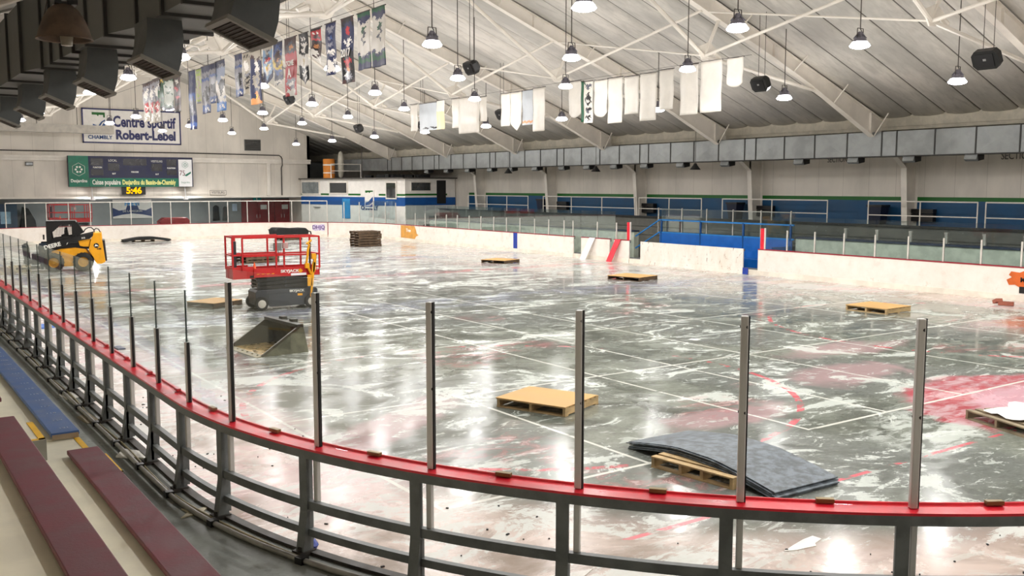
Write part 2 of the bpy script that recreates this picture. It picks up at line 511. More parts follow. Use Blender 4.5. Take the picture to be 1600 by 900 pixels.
    rough = t.math('ADD', t.mr(n_fro, .4, .62, .05, .26), t.math('ADD', t.math('MULTIPLY', eb, .10), t.math('MULTIPLY', n_fin, .06)))
    t.bsdf(base, rough, 0, .38, t.math('ADD', t.math('MULTIPLY', n_fro2, .8), t.math('MULTIPLY', n_fin, .3)), .10, .012, coat=0.0)
    return m
fl = MB(); fl.sweep([(3.0, 0, 0, 0)] * 0 + [], [(0, 0)]) if False else None
fl.span((-2.4, -2.2, -.2), (34.2, 76.2, 0))
struct('floor', fl, floor_mat())

# walkway ring around the rink
ring = MB()
pts = run(0, TOT, .35)[:-1]
ring_o = [(x + nx * .06, y + ny * .06) for x, y, nx, ny in pts]
outer = [(x + nx * 14, y + ny * 14) for x, y, nx, ny in pts]
outer = [(min(max(a, -2.3), 34.0), min(max(b, -2.1), 76.0)) for a, b in outer]
n = len(pts)
vs = [(a, b, .1) for a, b in ring_o] + [(a, b, .1) for a, b in outer] + [(a, b, 0) for a, b in ring_o]
ring.add(vs, [(i, (i + 1) % n, n + (i + 1) % n, n + i) for i in range(n)] + [(2 * n + i, 2 * n + (i + 1) % n, (i + 1) % n, i) for i in range(n)])
def walk_mat():
    m = bpy.data.materials.new('worn grey walkway'); t = NT(m); p = t.pos()
    n1 = t.noise(p, .9, 6, .65, .4); n2 = t.noise(p, 7, 6, .7); n3 = t.noise(p, 2.5, 7, .75, 1.5, stretch=(1, .5, 1), off=(5, 2, 0))
    c = t.mix(t.mr(n1, .35, .65), rgb((98, 102, 98)), rgb((140, 145, 140)))
    c = t.mix(t.math('MULTIPLY', t.mr(n2, .5, .7), .3), c, rgb((72, 66, 58)))
    c = t.mix(t.mr(n3, .64, .68), c, rgb((50, 40, 36)))
    t.bsdf(c, t.mr(n1, .35, .65, .35, .6), 0, .4, n2, .25, .006)
    return m
struct('floor', ring, walk_mat())

# ------------------------------------------------------------------ SHELL: walls, ceiling
ZR = lambda x: 6.0 + .37 * (31.5 - x) if x > 15.85 else 6.0 + .37 * (x - .2)
def panel_wall_mat():
    m = bpy.data.materials.new('white wall panels with seams'); t = NT(m); p = t.pos()
    sp = t.n('ShaderNodeSeparateXYZ'); t.put(sp.inputs[0], p)
    n1 = t.noise(p, .5, 5, .6, stretch=(1, 1, .4)); n2 = t.noise(p, 8, 4)
    c = t.mix(t.mr(n1, .35, .65), rgb((206, 200, 190)), rgb((226, 219, 208)))
    u = t.math('ADD', sp.outputs[0], sp.outputs[1])
    fr = t.math('FRACT', t.math('DIVIDE', u, 1.22))
    c = t.mix(t.math('MULTIPLY', t.math('LESS_THAN', fr, .012), .45), c, rgb((120, 112, 100)))
    t.bsdf(c, .5, 0, .4, n2, .1, .004)
    return m
pw = panel_wall_mat()
wb = MB()
# right wall with its painted bands
wb.span((33.9, -2.2, 3.04), (34.1, 76.2, 8))
wb.span((33.9, -2.2, 2.89), (34.1, 53.8, 3.04), 1)
wb.span((33.9, -2.2, 0), (34.1, 53.8, 2.89), 2)
wb.span((33.9, 53.8, 0), (34.1, 76.2, 3.04), 0)
blue_wall = mat('dark blue wall paint', (0, 70, 112), .5, var=.1, vs=1)
struct('wall_right', wb, [pw, green_pt, blue_wall])
struct('wall_left', MB().span((-2.4, -2.2, 0), (-2.2, 76.2, 8)), pw)
struct('wall_near', MB().prism([(-2.4, 0), (34.1, 0), (34.1, 5.2), (15.85, 11.9), (-2.4, 5.2)], 'y', -2.3, -2.1), pw)
struct('wall_behind', MB().prism([(-2.4, 0), (34.1, 0), (34.1, 5.2), (15.85, 11.9), (-2.4, 5.2)], 'y', 76.0, 76.2), wall_grey)
# end wall above the corridor
ew = MB()
ew.prism([(-2.3, 2.7), (28.3, 2.7), (28.3, ZR(28.3) + .02), (15.85, ZR(15.85) + .02), (-2.3, ZR(-2.3) + .3)], 'y', 67.2, 67.45)
struct('wall_far', ew, pw)
ledge = MB()
ledge.span((-2.2, 66.95, 5.28), (28.3, 67.2, 5.42)); ledge.span((-2.2, 67.02, 5.1), (28.3, 67.2, 5.28))
ledge.span((-2.2, 67.08, 2.66), (28.3, 67.2, 2.78))
struct('trim_1', ledge, white_paint, label='white ledge beam running across the end wall above the scoreboard')
struct('wall_return', MB().span((28.1, 67.2, 0), (28.3, 76.0, ZR(28.3))), pw)
sof = MB(); sof.span((-2.3, 67.45, 2.62), (28.1, 71.2, 2.72))
struct('ceiling', sof, wall_grey)
struct('wall_corridor', MB().span((-2.3, 71.0, 0), (28.1, 71.2, 2.62)), wall_grey)

# roof lining: insulated fabric between purlins
def ceil_mat():
    m = bpy.data.materials.new('white insulation fabric lining'); t = NT(m); p = t.pos()
    sp = t.n('ShaderNodeSeparateXYZ'); t.put(sp.inputs[0], p)
    n1 = t.noise(p, .5, 5, .6, stretch=(.4, 1, 1)); n2 = t.noise(p, 2.2, 6, .6, .6, stretch=(.5, 2.5, 1))
    c = t.mix(t.mr(n1, .35, .65), rgb((186, 184, 178)), rgb((222, 218, 210)))
    c = t.mix(t.math('MULTIPLY', t.mr(n2, .45, .7), .35), c, rgb((160, 158, 150)))
    fr = t.math('FRACT', t.math('ADD', t.math('DIVIDE', t.math('SUBTRACT', sp.outputs[1], 21.4), 1.27), 200.5))
    c = t.mix(t.math('MULTIPLY', t.math('LESS_THAN', t.math('ABSOLUTE', t.math('SUBTRACT', fr, .5)), .02), .8), c, rgb((66, 62, 58)))
    t.bsdf(c, .6, 0, .35, n2, .5, .05)
    return m
cm = ceil_mat()
ce = MB()
ys = []
yy = -2.54
k = 0
yb = 21.4 - 1.27 * 19
while yb < 76.2:
    for q in (0, .06, .25, .5, .75, .94):
        ys.append((yb + 1.27 * q, -.075 * math.sin(math.pi * q) ** .6 if q else 0.03))
    yb += 1.27
xs = [-2.4, .2, 4, 8, 12, 15.85, 20, 24, 28, 31.55]
zc = lambda x: ZR(x) if x >= .2 else 6.0
vs = []
for y, dz in ys:
    for x in xs: vs.append((x, y, zc(x) + dz))
nx = len(xs)
ce.add(vs, [(j * nx + i, (j + 1) * nx + i, (j + 1) * nx + i + 1, j * nx + i + 1) for j in range(len(ys) - 1) for i in range(nx - 1)])
co = struct('ceiling', ce, cm, smooth=50)
sm = co.modifiers.new('thick', 'SOLIDIFY'); sm.thickness = .08; sm.offset = 1
eb_ = MB()
eb_.span((31.5, -2.2, 5.62), (31.62, 76, 6.05)); eb_.span((31.55, -2.2, 5.5), (34, 76, 5.62))
struct('ceiling', eb_, mat('beige eave lining', (182, 176, 160), .6))
# ------------------------------------------------------------------ ROOF FRAMES
FY = [-1.46 + 7.62 * k for k in range(9)]
def mx_(x, side): return x if side > 0 else 31.7 - x
def bot(x):       # underside of rafter (right half)
    P = [(15.85, 11.25), (21.1, 9.26), (25.4, 7.68), (27.3, 6.93), (30.8, 5.36), (32.6, 4.5), (33.2, 4.1)]
    for (a, za), (b, zb) in zip(P, P[1:]):
        if a <= x <= b: return za + (zb - za) * (x - a) / (b - a)
    return 4.1
names_f = ['nearest the camera, overhead', 'second from the camera', 'third from the camera at the picture right', 'fourth from the camera, crossing the right-hand banners',
           'fifth from the camera', 'sixth from the camera, over the middle of the rink', 'seventh from the camera', 'eighth from the camera', 'farthest, just before the end wall']
def frame(y, i):
    t = thing('roof_frame', 'white steel roof frame ' + names_f[i], 'roof frame', (15.85, y, 0))
    L = lambda p: (p[0] - 15.85, p[1] - y, p[2])
    for side in (1, -1):
        rf = MB()
        xs = [15.85, 18.5, 21.1, 23.3, 25.4, 27.3, 29, 30.8, 32.6, 33.2]
        for a, b in zip(xs, xs[1:]):
            za, zb = bot(a), bot(b)
            ta = min(ZR(a) - .1, 5.45 + .37 * 2 if a > 31.4 else 99); tb = min(ZR(b) - .1, 99)
            if a > 31.4: ta = 5.45
            if b > 31.4: tb = 5.45 if a > 31.4 else ZR(b) - .1 if b < 31.4 else 5.45
            A, B = mx_(a, side) - 15.85, mx_(b, side) - 15.85
            rf.prism([(A, za), (B, zb), (B, tb), (A, ta)], 'y', -.012, .012)
            rf.beam((A, 0, za), (B, 0, zb), .24, .025)
            rf.beam((A, 0, ta), (B, 0, tb), .24, .025)
        for xx in (21.1, 25.4, 30.8):
            A = mx_(xx, side) - 15.85
            rf.span((A - .01, -.1, bot(xx)), (A + .01, .1, ZR(xx) - .12))
        part('rafter', rf, white_paint, t)
        cl = MB()
        w = lambda x: mx_(x, side) - 15.85
        cl.prism([(w(33.45), .1), (w(33.9), .1), (w(33.9), 5.4), (w(33.1), 5.4), (w(33.1), 4.15)], 'y', -.012, .012)
        cl.beam((w(33.45), 0, .1), (w(33.1), 0, 4.15), .24, .025, up=(1, 0, 0))
        cl.span((w(33.88), -.12, .1), (w(33.9), .12, 5.4))
        part('column', cl, white_paint, t)
        for xx in (19.5, 23.6, 26.4, 28.6, 31.0):
            for d in (-1,):
                b = MB(); b.beam((w(xx), .1 * d, bot(xx) + .02), (w(xx + .05), .62 * d, ZR(xx) - .1), .035, .035)
                part('flange_brace', b, white_paint, t)
        if i in (1, 2, 3, 4, 5, 6, 7, 8):
            nd = (w(22.2), 0, 7.5)
            def bar(nm, p0, p1, r=.05):
                b = MB(); b.path([p0, p1], r, 8); part(nm, b, white_paint, t, 40)
            bar('strut', nd, (w(22.8), 0, bot(22.8)), .055)
            bar('tie_rod', nd, (w(17.0), 0, 10.8), .065)
            bar('tie_rod', nd, (w(27.6), 0, 6.75), .06)
            g = MB(); g.prism([(w(21.85), 7.75), (w(22.1), 7.38), (w(22.35), 7.38), (w(22.75), 7.72), (w(22.4), 7.95)], 'y', -.02, .02)
            g.path([(w(22.9), 0, 7.5), (w(22.65), 0, 7.62)], .07, 8)
            part('gusset', g, white_paint, t)
            if i < 8:
                bar('cross_brace', (w(22.2), 7.62, 7.5), (w(22.1), 0.05, bot(22.1)), .05)
                bar('cross_brace', (w(22.25), 7.62, bot(22.2)), (w(22.2), 0.05, 7.52), .03)
    return t
for i, y in enumerate(FY): frame(y, i)
# far roof beam and pipes over the room
pp = MB()
for z, r in ((5.42, .06), (5.28, .035)):
    pp.path([(31.9, -2, z), (31.9, 66, z)], r, 8)
solo('eave_pipes', pp, white_paint, 'pair of thin white pipes running along the right eave above the duct', 'pipe', smooth=40)

# ------------------------------------------------------------------ HIGH-BAY LAMPS
lamp_proto = None
def build_lamp(name='high_bay_lamp'):
    t = thing(name, '', 'lamp')
    h = MB(); h.lathe([(.0, .34), (.05, .34), (.075, .30), (.075, .24), (.13, .2), (.165, .12), (.175, .10), (.16, .095), (.0, .11)], n=20)
    for a in range(8):
        th = a * math.pi / 4
        h.beam((.06 * math.cos(th), .06 * math.sin(th), .29), (.15 * math.cos(th), .15 * math.sin(th), .18), .012, .03)
    part('housing', h, lamp_grey, t, 40)
    l = MB(); l.lathe([(.0, -.07), (.12, -.06), (.215, -.03), (.245, .0), (.235, .02), (.175, .10), (.0, .10)], n=20)
    part('lens', l, glow, t, 60)
    y_ = MB(); y_.beam((-.13, 0, .13), (-.11, 0, .42), .014, .02); y_.beam((.13, 0, .13), (.11, 0, .42), .014, .02); y_.beam((-.11, 0, .42), (.11, 0, .42), .02, .014)
    part('yoke', y_, rod_dark, t)
    c = MB(); c.path([(0, 0, .42), (.05, 0, .36), (.07, .02, .3), (.03, 0, .28)], .012, 6)
    part('cord', c, black_pl, t)
    return t
lamp_light = bpy.data.lights.new('lamp beam', 'SPOT')
lamp_light.energy = LAMP_W; lamp_light.color = LAMP_COL; lamp_light.shadow_soft_size = .13
lamp_light.spot_size = R(158); lamp_light.spot_blend = .55
glow_light = bpy.data.lights.new('lamp glow', 'POINT')
glow_light.energy = GLOW_W; glow_light.color = LAMP_COL; glow_light.shadow_soft_size = .13
proto_l = build_lamp()
rows = [(7.45, 6.85, 'above the left side banners'), (11.8, 6.85, 'left of the rink middle line'), (16.1, 6.85, 'over the middle of the rink'),
        (20.45, 6.85, 'just inside the white banners'), (24.8, 6.25, 'lowest, towards the right eave')]
first = True
for ri, (lx, lz, where) in enumerate(rows):
    for k in range(-2, 9):
        y = 14.55 + 5.82 * k
        if ri < 2 and k == 8: continue
        L = copy_tree(proto_l)
        L.location = (lx, y, lz)
        L['label'] = 'lit high-bay lamp %s, %s in its row from the camera' % (where, ORD[k + 2])
        L['group'] = 'high-bay lamps of the row ' + where
        rd = MB(); rd.path([(0, 0, .42), (0, 0, ZR(lx) - lz - .02)], .014, 6)
        part('hanging_rod', rd, rod_dark, L)
        lo = bpy.data.objects.new('lamp_light', lamp_light); C.objects.link(lo)
        lo.parent = L; lo.location = (0, 0, -.24)
        lo = bpy.data.objects.new('lamp_glow', glow_light); C.objects.link(lo)
        lo.parent = L; lo.location = (0, 0, -.24)

for ch in list(proto_l.children): bpy.data.objects.remove(ch)
bpy.data.objects.remove(proto_l)
# old unlit dome lamp close to the camera
t = thing('dome_lamp', 'old unlit rusty brown dome lamp hanging in front of the big dark duct', 'lamp', (1.80, 10.2, 4.88))
t.scale = (.86, .86, .86)
h = MB(); h.lathe([(.07, .36), (.10, .35), (.16, .30), (.22, .2), (.265, .08), (.285, 0), (.30, -.015), (.30, -.03), (.275, -.02), (.25, .08), (.2, .2), (.14, .28), (.07, .3)], n=32)
part('shade', h, brown_rust, t, 40)
g_ = MB(); g_.lathe([(.0, .2), (.06, .2), (.07, .0), (.06, -.09), (.0, -.1)], (0.02, 0, 0), n=16)
part('bulb', g_, mat('dusty lamp glass', (150, 144, 128), .3), t, 50)
b_ = MB(); b_.span((-.1, -.08, .36), (-.03, .08, .62)); b_.span((.03, -.08, .36), (.14, .08, .62)); b_.box((0, 0, .36), (.14, .14, .05))
part('ballast', b_, black_m, t)
b_ = MB(); b_.path([(.0, 0, .5), (.0, 0, (ZR(1.8) - 4.9) / .86)], .02, 6); b_.path([(-.2, 0, .22), (-.08, 0, .75)], .006, 5)
part('hanging_rod', b_, rod_dark, t)

# ------------------------------------------------------------------ LEFT DARK DUCT
t = thing('supply_duct', 'large dark galvanised supply duct hanging at the upper left with grille outlets', 'duct', (3.1, 0, 5.3))
def duct_seg(mb, y0, y1, a, b):     # a,b = (xl, xr, zb, zt)
    mb.hexa([(a[0], y0, a[2]), (a[1], y0, a[2]), (b[1], y1, b[2]), (b[0], y1, b[2]), (a[0], y0, a[3]), (a[1], y0, a[3]), (b[1], y1, b[3]), (b[0], y1, b[3])])
body = MB()
lv = [(0.5, (2.88, 3.72, 5.3, 6.15)), (11.8, (2.88, 3.72, 5.3, 6.2)), (12.6, (2.7, 3.66, 5.3, 6.35)), (16.6, (2.6, 3.6, 5.3, 6.4)), (17.4, (2.42, 3.6, 5.3, 6.4)), (40, (2.42, 3.6, 5.3, 6.4))]
for (y0, a), (y1, b) in zip(lv, lv[1:]): duct_seg(body, y0, y1, a, b)
for v in range(len(body.v)): body.v[v] = (body.v[v][0] - 3.1, body.v[v][1], body.v[v][2] - 5.3)
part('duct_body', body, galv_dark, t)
def at_y(y):
    for (y0, a), (y1, b) in zip(lv, lv[1:]):
        if y0 <= y <= y1: return [a[i] + (b[i] - a[i]) * (y - y0) / (y1 - y0) for i in range(4)]
fl_ = [1.4, 2.9, 4.4, 5.9, 7.4, 8.9, 9.9, 10.7, 11.8, 12.6, 13.6, 14.4, 15.2, 15.9, 16.6, 17.4, 18.9, 20.4, 21.9, 24, 27, 30]
for y in fl_:
    a = at_y(y); m_ = MB()
    x0, x1, z0, z1 = a[0] - 3.1, a[1] - 3.1, a[2] - 5.3, a[3] - 5.3
    e = .035
    m_.span((x0 - e, y - .03, z0 - e), (x1 + e, y + .03, z0 + .005)); m_.span((x0 - e, y - .03, z1), (x1 + e, y + .03, z1 + e))
    m_.span((x0 - e, y - .03, z0), (x0 + .005, y + .03, z1)); m_.span((x1 - .005, y - .03, z0), (x1 + e, y + .03, z1))
    part('flange', m_, seam_dark, t)
for y in (8.45, 11.4, 14.2, 16.9, 19.8, 22.8):
    a = at_y(y); o = MB()
    xr = a[1] - 3.1 + .02
    # elbow in the XZ plane turning towards -X
    xr -= .55
    outer_c = [(xr, 0.0), (xr + .015, -.2), (xr - .01, -.42), (xr - .06, -.58)]
    inner_c = [(xr - .38, 0.0), (xr - .38, -.12), (xr - .40, -.28), (xr - .44, -.42)]
    poly = outer_c + inner_c[::-1]
    o.prism(poly, 'y', y - .28, y + .28)
    bt = part('outlet_elbow', o, mat('dark outlet sheet', (84, 88, 88), .5, metal=.3), t)
    g = MB()
    p0 = Vector((xr - .06, 0, -.58)); p1 = Vector((xr - .44, 0, -.42)); d = (p1 - p0).normalized(); nn = Vector((-d.z, 0, d.x)); nn = nn if nn.z < 0 else -nn
    def bb(u0, u1, v0, v1, h0, h1, mi):
        P = []
        for h in (h0, h1):
            for (u, v) in ((u0, v0), (u1, v0), (u1, v1), (u0, v1)):
                q = p0 + d * u + nn * h; P.append((q.x, y + v, q.z))
        g.hexa(P, mi)
    Lg = (p1 - p0).length
    bb(-.03, Lg + .03, -.31, -.26, -.01, .03, 0); bb(-.03, Lg + .03, .26, .31, -.01, .03, 0)
    bb(-.03, .02, -.26, .26, -.01, .03, 0); bb(Lg - .02, Lg + .03, -.26, .26, -.01, .03, 0)
    bb(.02, Lg - .02, -.26, .26, -.005, .008, 1)
    for q in range(8):
        u = .05 + q * (Lg - .1) / 7; bb(u - .004, u + .004, -.26, .26, .006, .018, 1)
    part('grille', g, [mat('grille frame', (120, 118, 110), .5), mat('grille dark mesh', (58, 50, 44), .7)], bt)
hg = MB()
for y in (5, 11.3, 17.2, 23): hg.path([(-.2, y, 1.0), (-.2, y, 2.0)], .01, 5); hg.path([(.45, y, 1.0), (.45, y, 2.1)], .01, 5)
part('hanger_rods', hg, rod_dark, t)

# ------------------------------------------------------------------ RIGHT DUCT
t = thing('return_duct', 'long pale grey sheet metal duct along the right eave over the stands', 'duct', (31.35, 0, 4.55))
body = MB(); body.span((-.35, 2, 0), (.35, 60.8, .87))
body.hexa([(-.35, 60.8, 0), (.35, 60.8, 0), (-.4, 66.9, .1), (-1.1, 66.9, .1), (-.35, 60.8, .87), (.35, 60.8, .87), (-.4, 66.9, .87), (-1.1, 66.9, .87)])
part('duct_body', body, galv, t)
y = 3.0; sp_ = [1.5, 1.5, .5, 1.5]; k = 0
fy = []
while y < 60.9:
    fy.append(y); y += 1.47 if k % 5 != 3 else .6; k += 1
for y in fy:
    m_ = MB(); e = .025
    m_.span((-.35 - e, y - .02, -e), (-.345, y + .02, .87 + e)); m_.span((-.35, y - .02, -e), (.35, y + .02, .004)); m_.span((-.35, y - .02, .866), (.35, y + .02, .87 + e))
    part('flange', m_, seam_dark, t)
# pressed cross creases
for a, b in zip(fy, fy[1:]):
    if b - a > 1 :
        m_ = MB(); m_.add([(-.351, a + .03, .02), (-.351, b - .03, .02), (-.351, b - .03, .85), (-.351, a + .03, .85), (-.372, (a + b) / 2, .435)], [(0, 1, 4), (1, 2, 4), (2, 3, 4), (3, 0, 4)])
        part('crease_panel', m_, galv, t)
m_ = MB(); m_.span((-.37, 2, -.03), (.36, 60.8, -.002)); part('base_angle', m_, seam_dark, t)
for y in (10.5, 12.9, 15.2, 17.6, 19.9, 22.2, 24.7, 28.6, 31.3, 33.7, 35.9, 38.0, 40.1, 42.5, 44.9, 47.0, 49.5, 52.0, 54.5):
    m_ = MB(); m_.prism([(-.3, -.03), (.1, -.03), (.1, -.2), (-.24, -.26), (-.36, -.2)], 'y', y - .22, y + .22)
    m_.prism([(-.3, -.04), (.1, -.04), (.1, -.2), (-.24, -.25)], 'y', y - .235, y - .222, 1)
    part('diffuser', m_, [galv, black_pl], t)
for i, y in enumerate((29.9, 36.7, 44.4)):
    t2 = thing('cone_lamp', 'small unlit dark cone lamp under the right duct, %s from the right' % ORD[i], 'lamp', (30.6, y, 4.2), group='dark cone lamps under the duct')
    m_ = MB(); m_.lathe([(0, .26), (.06, .26), (.09, .18), (.23, 0), (.24, -.02), (.2, .0), (.0, .14)], n=18); part('shade', m_, black_m, t2, 40)
    m_ = MB(); m_.path([(0, 0, .25), (0, 0, ZR(30.6) - 4.2 - .02)], .012, 6); part('hanging_rod', m_, rod_dark, t2)

# ------------------------------------------------------------------ SPEAKERS
def speaker(x, y, z, s, label, tilt=.35):
    t = thing('loudspeaker', label, 'loudspeaker', (x, y, z), 0)
    m_ = MB()
    o8 = [(-.5, -.2), (-.36, -.36), (.36, -.36), (.5, -.2), (.5, .2), (.36, .36), (-.36, .36), (-.5, .2)]
    n8 = len(o8)
    # front octagon facing down and towards the rink middle
    vs = []
    for d, k in ((.0, 1.0), (.3, 1.0), (.5, .72)):
        for a, b in o8: vs.append((d * s, a * s * k, b * s * k))
    fs = [tuple(range(n8))[::-1]] + [(i * n8 + j, i * n8 + (j + 1) % n8, (i + 1) * n8 + (j + 1) % n8, (i + 1) * n8 + j) for i in range(2) for j in range(n8)] + [tuple(2 * n8 + j for j in range(n8))]
    m_.add(vs, fs)
    c = part('cabinet', m_, black_pl, t); c.rotation_euler = (0, R(-28), 0)
    g = MB(); g.box((-.012 * s, 0, 0), (.02, .66 * s, .5 * s)); g.box((-.02 * s, 0, .02), (.02, .12 * s, .08 * s), 1)
    gg = part('grille', g, [mat('speaker cloth', (34, 34, 36), .8), mat('speaker badge', (150, 150, 150), .5)], c)
    r = MB()
    for q in (-.2, .2): r.path([(.2 * s, q * s, .3 * s), (.2 * s, q * s, ZR(x) - z - .02)], .009, 5)
    part('hanger_rods', r, rod_dark, t)
for a in ((23.7, 13.2, 6.6, .68, 'black loudspeaker hanging at the upper right, largest in view'),
          (23.6, 20.4, 6.6, .62, 'black loudspeaker hanging just right of the last white banner'),
          (23.6, 34.9, 6.55, .62, 'black loudspeaker partly hidden behind the pointed white banner'),
          (23.6, 42.0, 6.45, .55, 'black loudspeaker hidden behind the farthest white banners'),
          (22.9, 47.8, 6.55, .62, 'small black loudspeaker hanging above the white announcer room'),
          (14.0, 22.2, 6.62, .5, 'black loudspeaker on two rods in the middle, beside a lit lamp'),
          (13.4, 33.8, 6.6, .5, 'black loudspeaker hanging under the red banner')):
    speaker(*a)

# ------------------------------------------------------------------ BANNERS
cols = {'n': (38, 46, 84), 'b': (66, 92, 150), 'B': (40, 120, 205), 'w': (236, 232, 226), 'g': (140, 140, 150), 'k': (24, 24, 28), 'r': (186, 30, 40), 'G': (28, 88, 60),
        'l': (156, 176, 98), 'y': (214, 184, 60), 'c': (168, 160, 146), 'd': (70, 46, 46), 's': (128, 158, 190), 'o': (206, 140, 84), 'W': (222, 217, 208), 'e': (206, 214, 206), 'S': (180, 186, 192), 't': (214, 198, 158), 'm': (84, 88, 100), 'L': (170, 182, 206)}
bm_ = {k: mat('banner ink ' + str(i), v, .45, var=.05, vs=2, bump=.05) for i, (k, v) in enumerate(cols.items())}
# each design is 16 rows of 6 cells, top row first
D = {
 'wr': ['dddddd', 'gggggg', 'dgggwd', 'ggwwgg', 'gwwwwg', 'gwwwgg', 'gggwgg', 'cggggc', 'cdrrdc', 'crwrrc', 'crrwrc', 'cdrrdc', 'ccwwcc', 'cwcwwc', 'ccwccc', 'cccccc'],
 'gn': ['yykyyk', 'kyykyy', 'GGGGGG', 'GGkGGG', 'GGGGGG', 'GGGkGG', 'GGGGGG', 'GkGGGG', 'GGGGGG', 'GGGGGG', 'kGGGkG', 'GGGGGG', 'GGGkGG', 'GGGGGG', 'GGGGGG', 'kkkkkk'],
 'gw': ['GGGGGG', 'GGGGGG', 'GeeeeG', 'eeeeee', 'eGeeee', 'eeeGee', 'eeeeee', 'eGGeee', 'eeeeGe', 'eeeeee', 'eeeeee', 'eeeeee', 'GeeeeG', 'GGeeGG', 'nGGGGn', 'nnnnnn'],
 'br': ['dddddd', 'ddkkdd', 'dkwwkd', 'ddkwdd', 'dddddd', 'drrddd', 'dddrdd', 'dddddd', 'dkkddd', 'ddrrdd', 'dddddd', 'dddddd', 'dkkkdd', 'dddddd', 'dddddd', 'kkkkkk'],
 'nv': ['nnnnnn', 'nnmmnn', 'nnnnnn', 'nmnmnn', 'nnnnnn', 'nnnnnn', 'bbbbbb', 'bmbbmb', 'mmmmmm', 'mgkgmm', 'mmkgmm', 'mkkkgm', 'nnnnnn', 'nnnmnn', 'bbbbbb', 'nnwwnn'],
 'lg': ['llllll', 'lglgll', 'llllll', 'lccccl', 'lclccl', 'lcccll', 'llcccl', 'lccccl', 'lcclcl', 'lcccll', 'lccccl', 'llcccl', 'lclccl', 'lccccl', 'llllll', 'gggggg'],
 'bl': ['nnnnnn', 'nnnnnn', 'gggggg', 'gmggmg', 'bbbbbb', 'gggggg', 'gggggg', 'ggggkk', 'gkkkkk', 'gkkkkg', 'ggkkkg', 'gggkkg', 'gggggg', 'bbbbbb', 'bbwbwb', 'nnbbnn'],
 'bb': ['nnnnnn', 'nngggn', 'LLLLLL', 'LLLLLL', 'sLLLLL', 'LLLLww', 'wLLkkk', 'wwkkkk', 'wwkkkw', 'wwwkkw', 'wwwkww', 'LwwwwL', 'LLwwww', 'BBBBBB', 'BBwBwB', 'BBBBBB'],
 'ch': ['cccccc', 'ckckck', 'cccccc', 'cwwccc', 'cwwwcc', 'cwwwcc', 'ccwwcc', 'ccccgc', 'ckggkc', 'cckkcc', 'ckcckc', 'cckkcc', 'ckcckc', 'cckkcc', 'cccccc', 'cccccc'],
 'bo': ['cccccc', 'ddcccc', 'nncddc', 'nnwwnn', 'nnwwnn', 'nnwwwn', 'nnccnn', 'nccccn', 'ncggcn', 'nccgcn', 'nnccnn', 'nnnncn', 'nnoonn', 'nnyonn', 'ooooon', 'oooooo'],
 'pn': ['cccccc', 'scmmcs', 'ssccss', 'ssmmss', 'smnnms', 'ssrrrs', 'srwwrs', 'ssssss', 'sWyyWs', 'sWyoWs', 'sWWWWs', 'ssWWss', 'nssssn', 'nnssnn', 'nnnnnn', 'nnnnnn'],
 'yb': ['nnbnnn', 'nbbbnn', 'nbbgbn', 'bbddgb', 'bddddb', 'gddddg', 'yddodg', 'yydddy', 'yyddyy', 'byyyym', 'mbbbbm', 'mmbbmm', 'nnnmnn', 'mmmmmm', 'WWWWWW', 'WmWmWW'],
 'rd': ['dddddd', 'ddmmdd', 'dmoomd', 'ddmmdd', 'rrrrrr', 'rrrrrr', 'rrrrrr', 'rrrrrr', 'rrrrrr', 'rrrrrr', 'rrrrrr', 'rggggr', 'rgwwgr', 'rrggrr', 'rwwwwr', 'rrwwrr'],
 'bk': ['kkkkkk', 'kwkwkk', 'kkkkkk', 'kwwwwk', 'kkwwkk', 'kwwwkk', 'kkkkkk', 'wwwwww', 'wwttww', 'wwwtww', 'wwwwww', 'kkkkkk', 'kkwwwk', 'kwwkkk', 'kkkwwk', 'kkkkkk'],
 'rb': ['kkkkkk', 'rrrrrr', 'rwrwrr', 'rrddrr', 'rddddr', 'rrrrrr', 'kkkkkk', 'dddddd', 'ddood', 'koodkk', 'ddkkdd', 'wwwdkk', 'wwwwdd', 'wwwdww', 'wddwww', 'wwwwww'],
 'nt': ['nnnnnn', 'nggggn', 'nnggnn', 'nnnnnn', 'nngbnn', 'nnnnnn', 'nnggnn', 'nnnnnn', 'nwwwwn', 'nngwnn', 'nnnnnn', 'nwwnww', 'nwwwnw', 'nnwwwn', 'nwwwwn', 'nnnnnn'],
 '17': ['dkkkkd', 'knnnnk', 'nnrrnn', 'nnrrnn', 'nnnnnn', 'nwnwwn', 'nnwwnn', 'nnnnnn', 'kkkkkk', 'kkkkkk', 'krrrrk', 'kkrrkk', 'kgoodk', 'kwwgkk', 'kgwggk', 'dkkkkd'],
 'gr': ['GGGGGG', 'nnnnnn', 'WnnnnW', 'WWWWWW', 'WWGGWW', 'WWGmWW', 'WWWmWW', 'WWmWWW', 'WWWmWW', 'WWWWWW', 'WWWWWW', 'nWWWWn', 'GnnnnG', 'GGGGGG', 'nnnnnn', 'nnnnnn'],
 'w': ['WWWWWW'] * 16, 'v': ['WWWWWW'] * 16, 'r': ['WWWWWW'] * 16, 'g': ['GGGGGG'] * 16,
 'wg': ['SSSSSS'] * 14 + ['SkkSkk', 'SSSSSS'], 'wy': ['WWWWWW'] * 6 + ['tttttt'] * 10, 'wb': ['SSSSSS'] * 14 + ['oooooo', 'SSSSSS'],
 't': ['GWWWWW', 'WmmmmW', 'WWmmWW', 'WWWWWW', 'WWWkWW', 'WWkkWW', 'WkkkkW', 'WkWWkW', 'WWkkWW', 'WWWWWW', 'WkkkkW', 'WWmmWW', 'WWWWWW', 'WkkkkW', 'WWWkWW', 'WWWWWW'],
}
SHAPE = {'pn': 'v', 'rb': 'cut', 'v': 'v', 'r': 'round', 'bk': 'v2'}
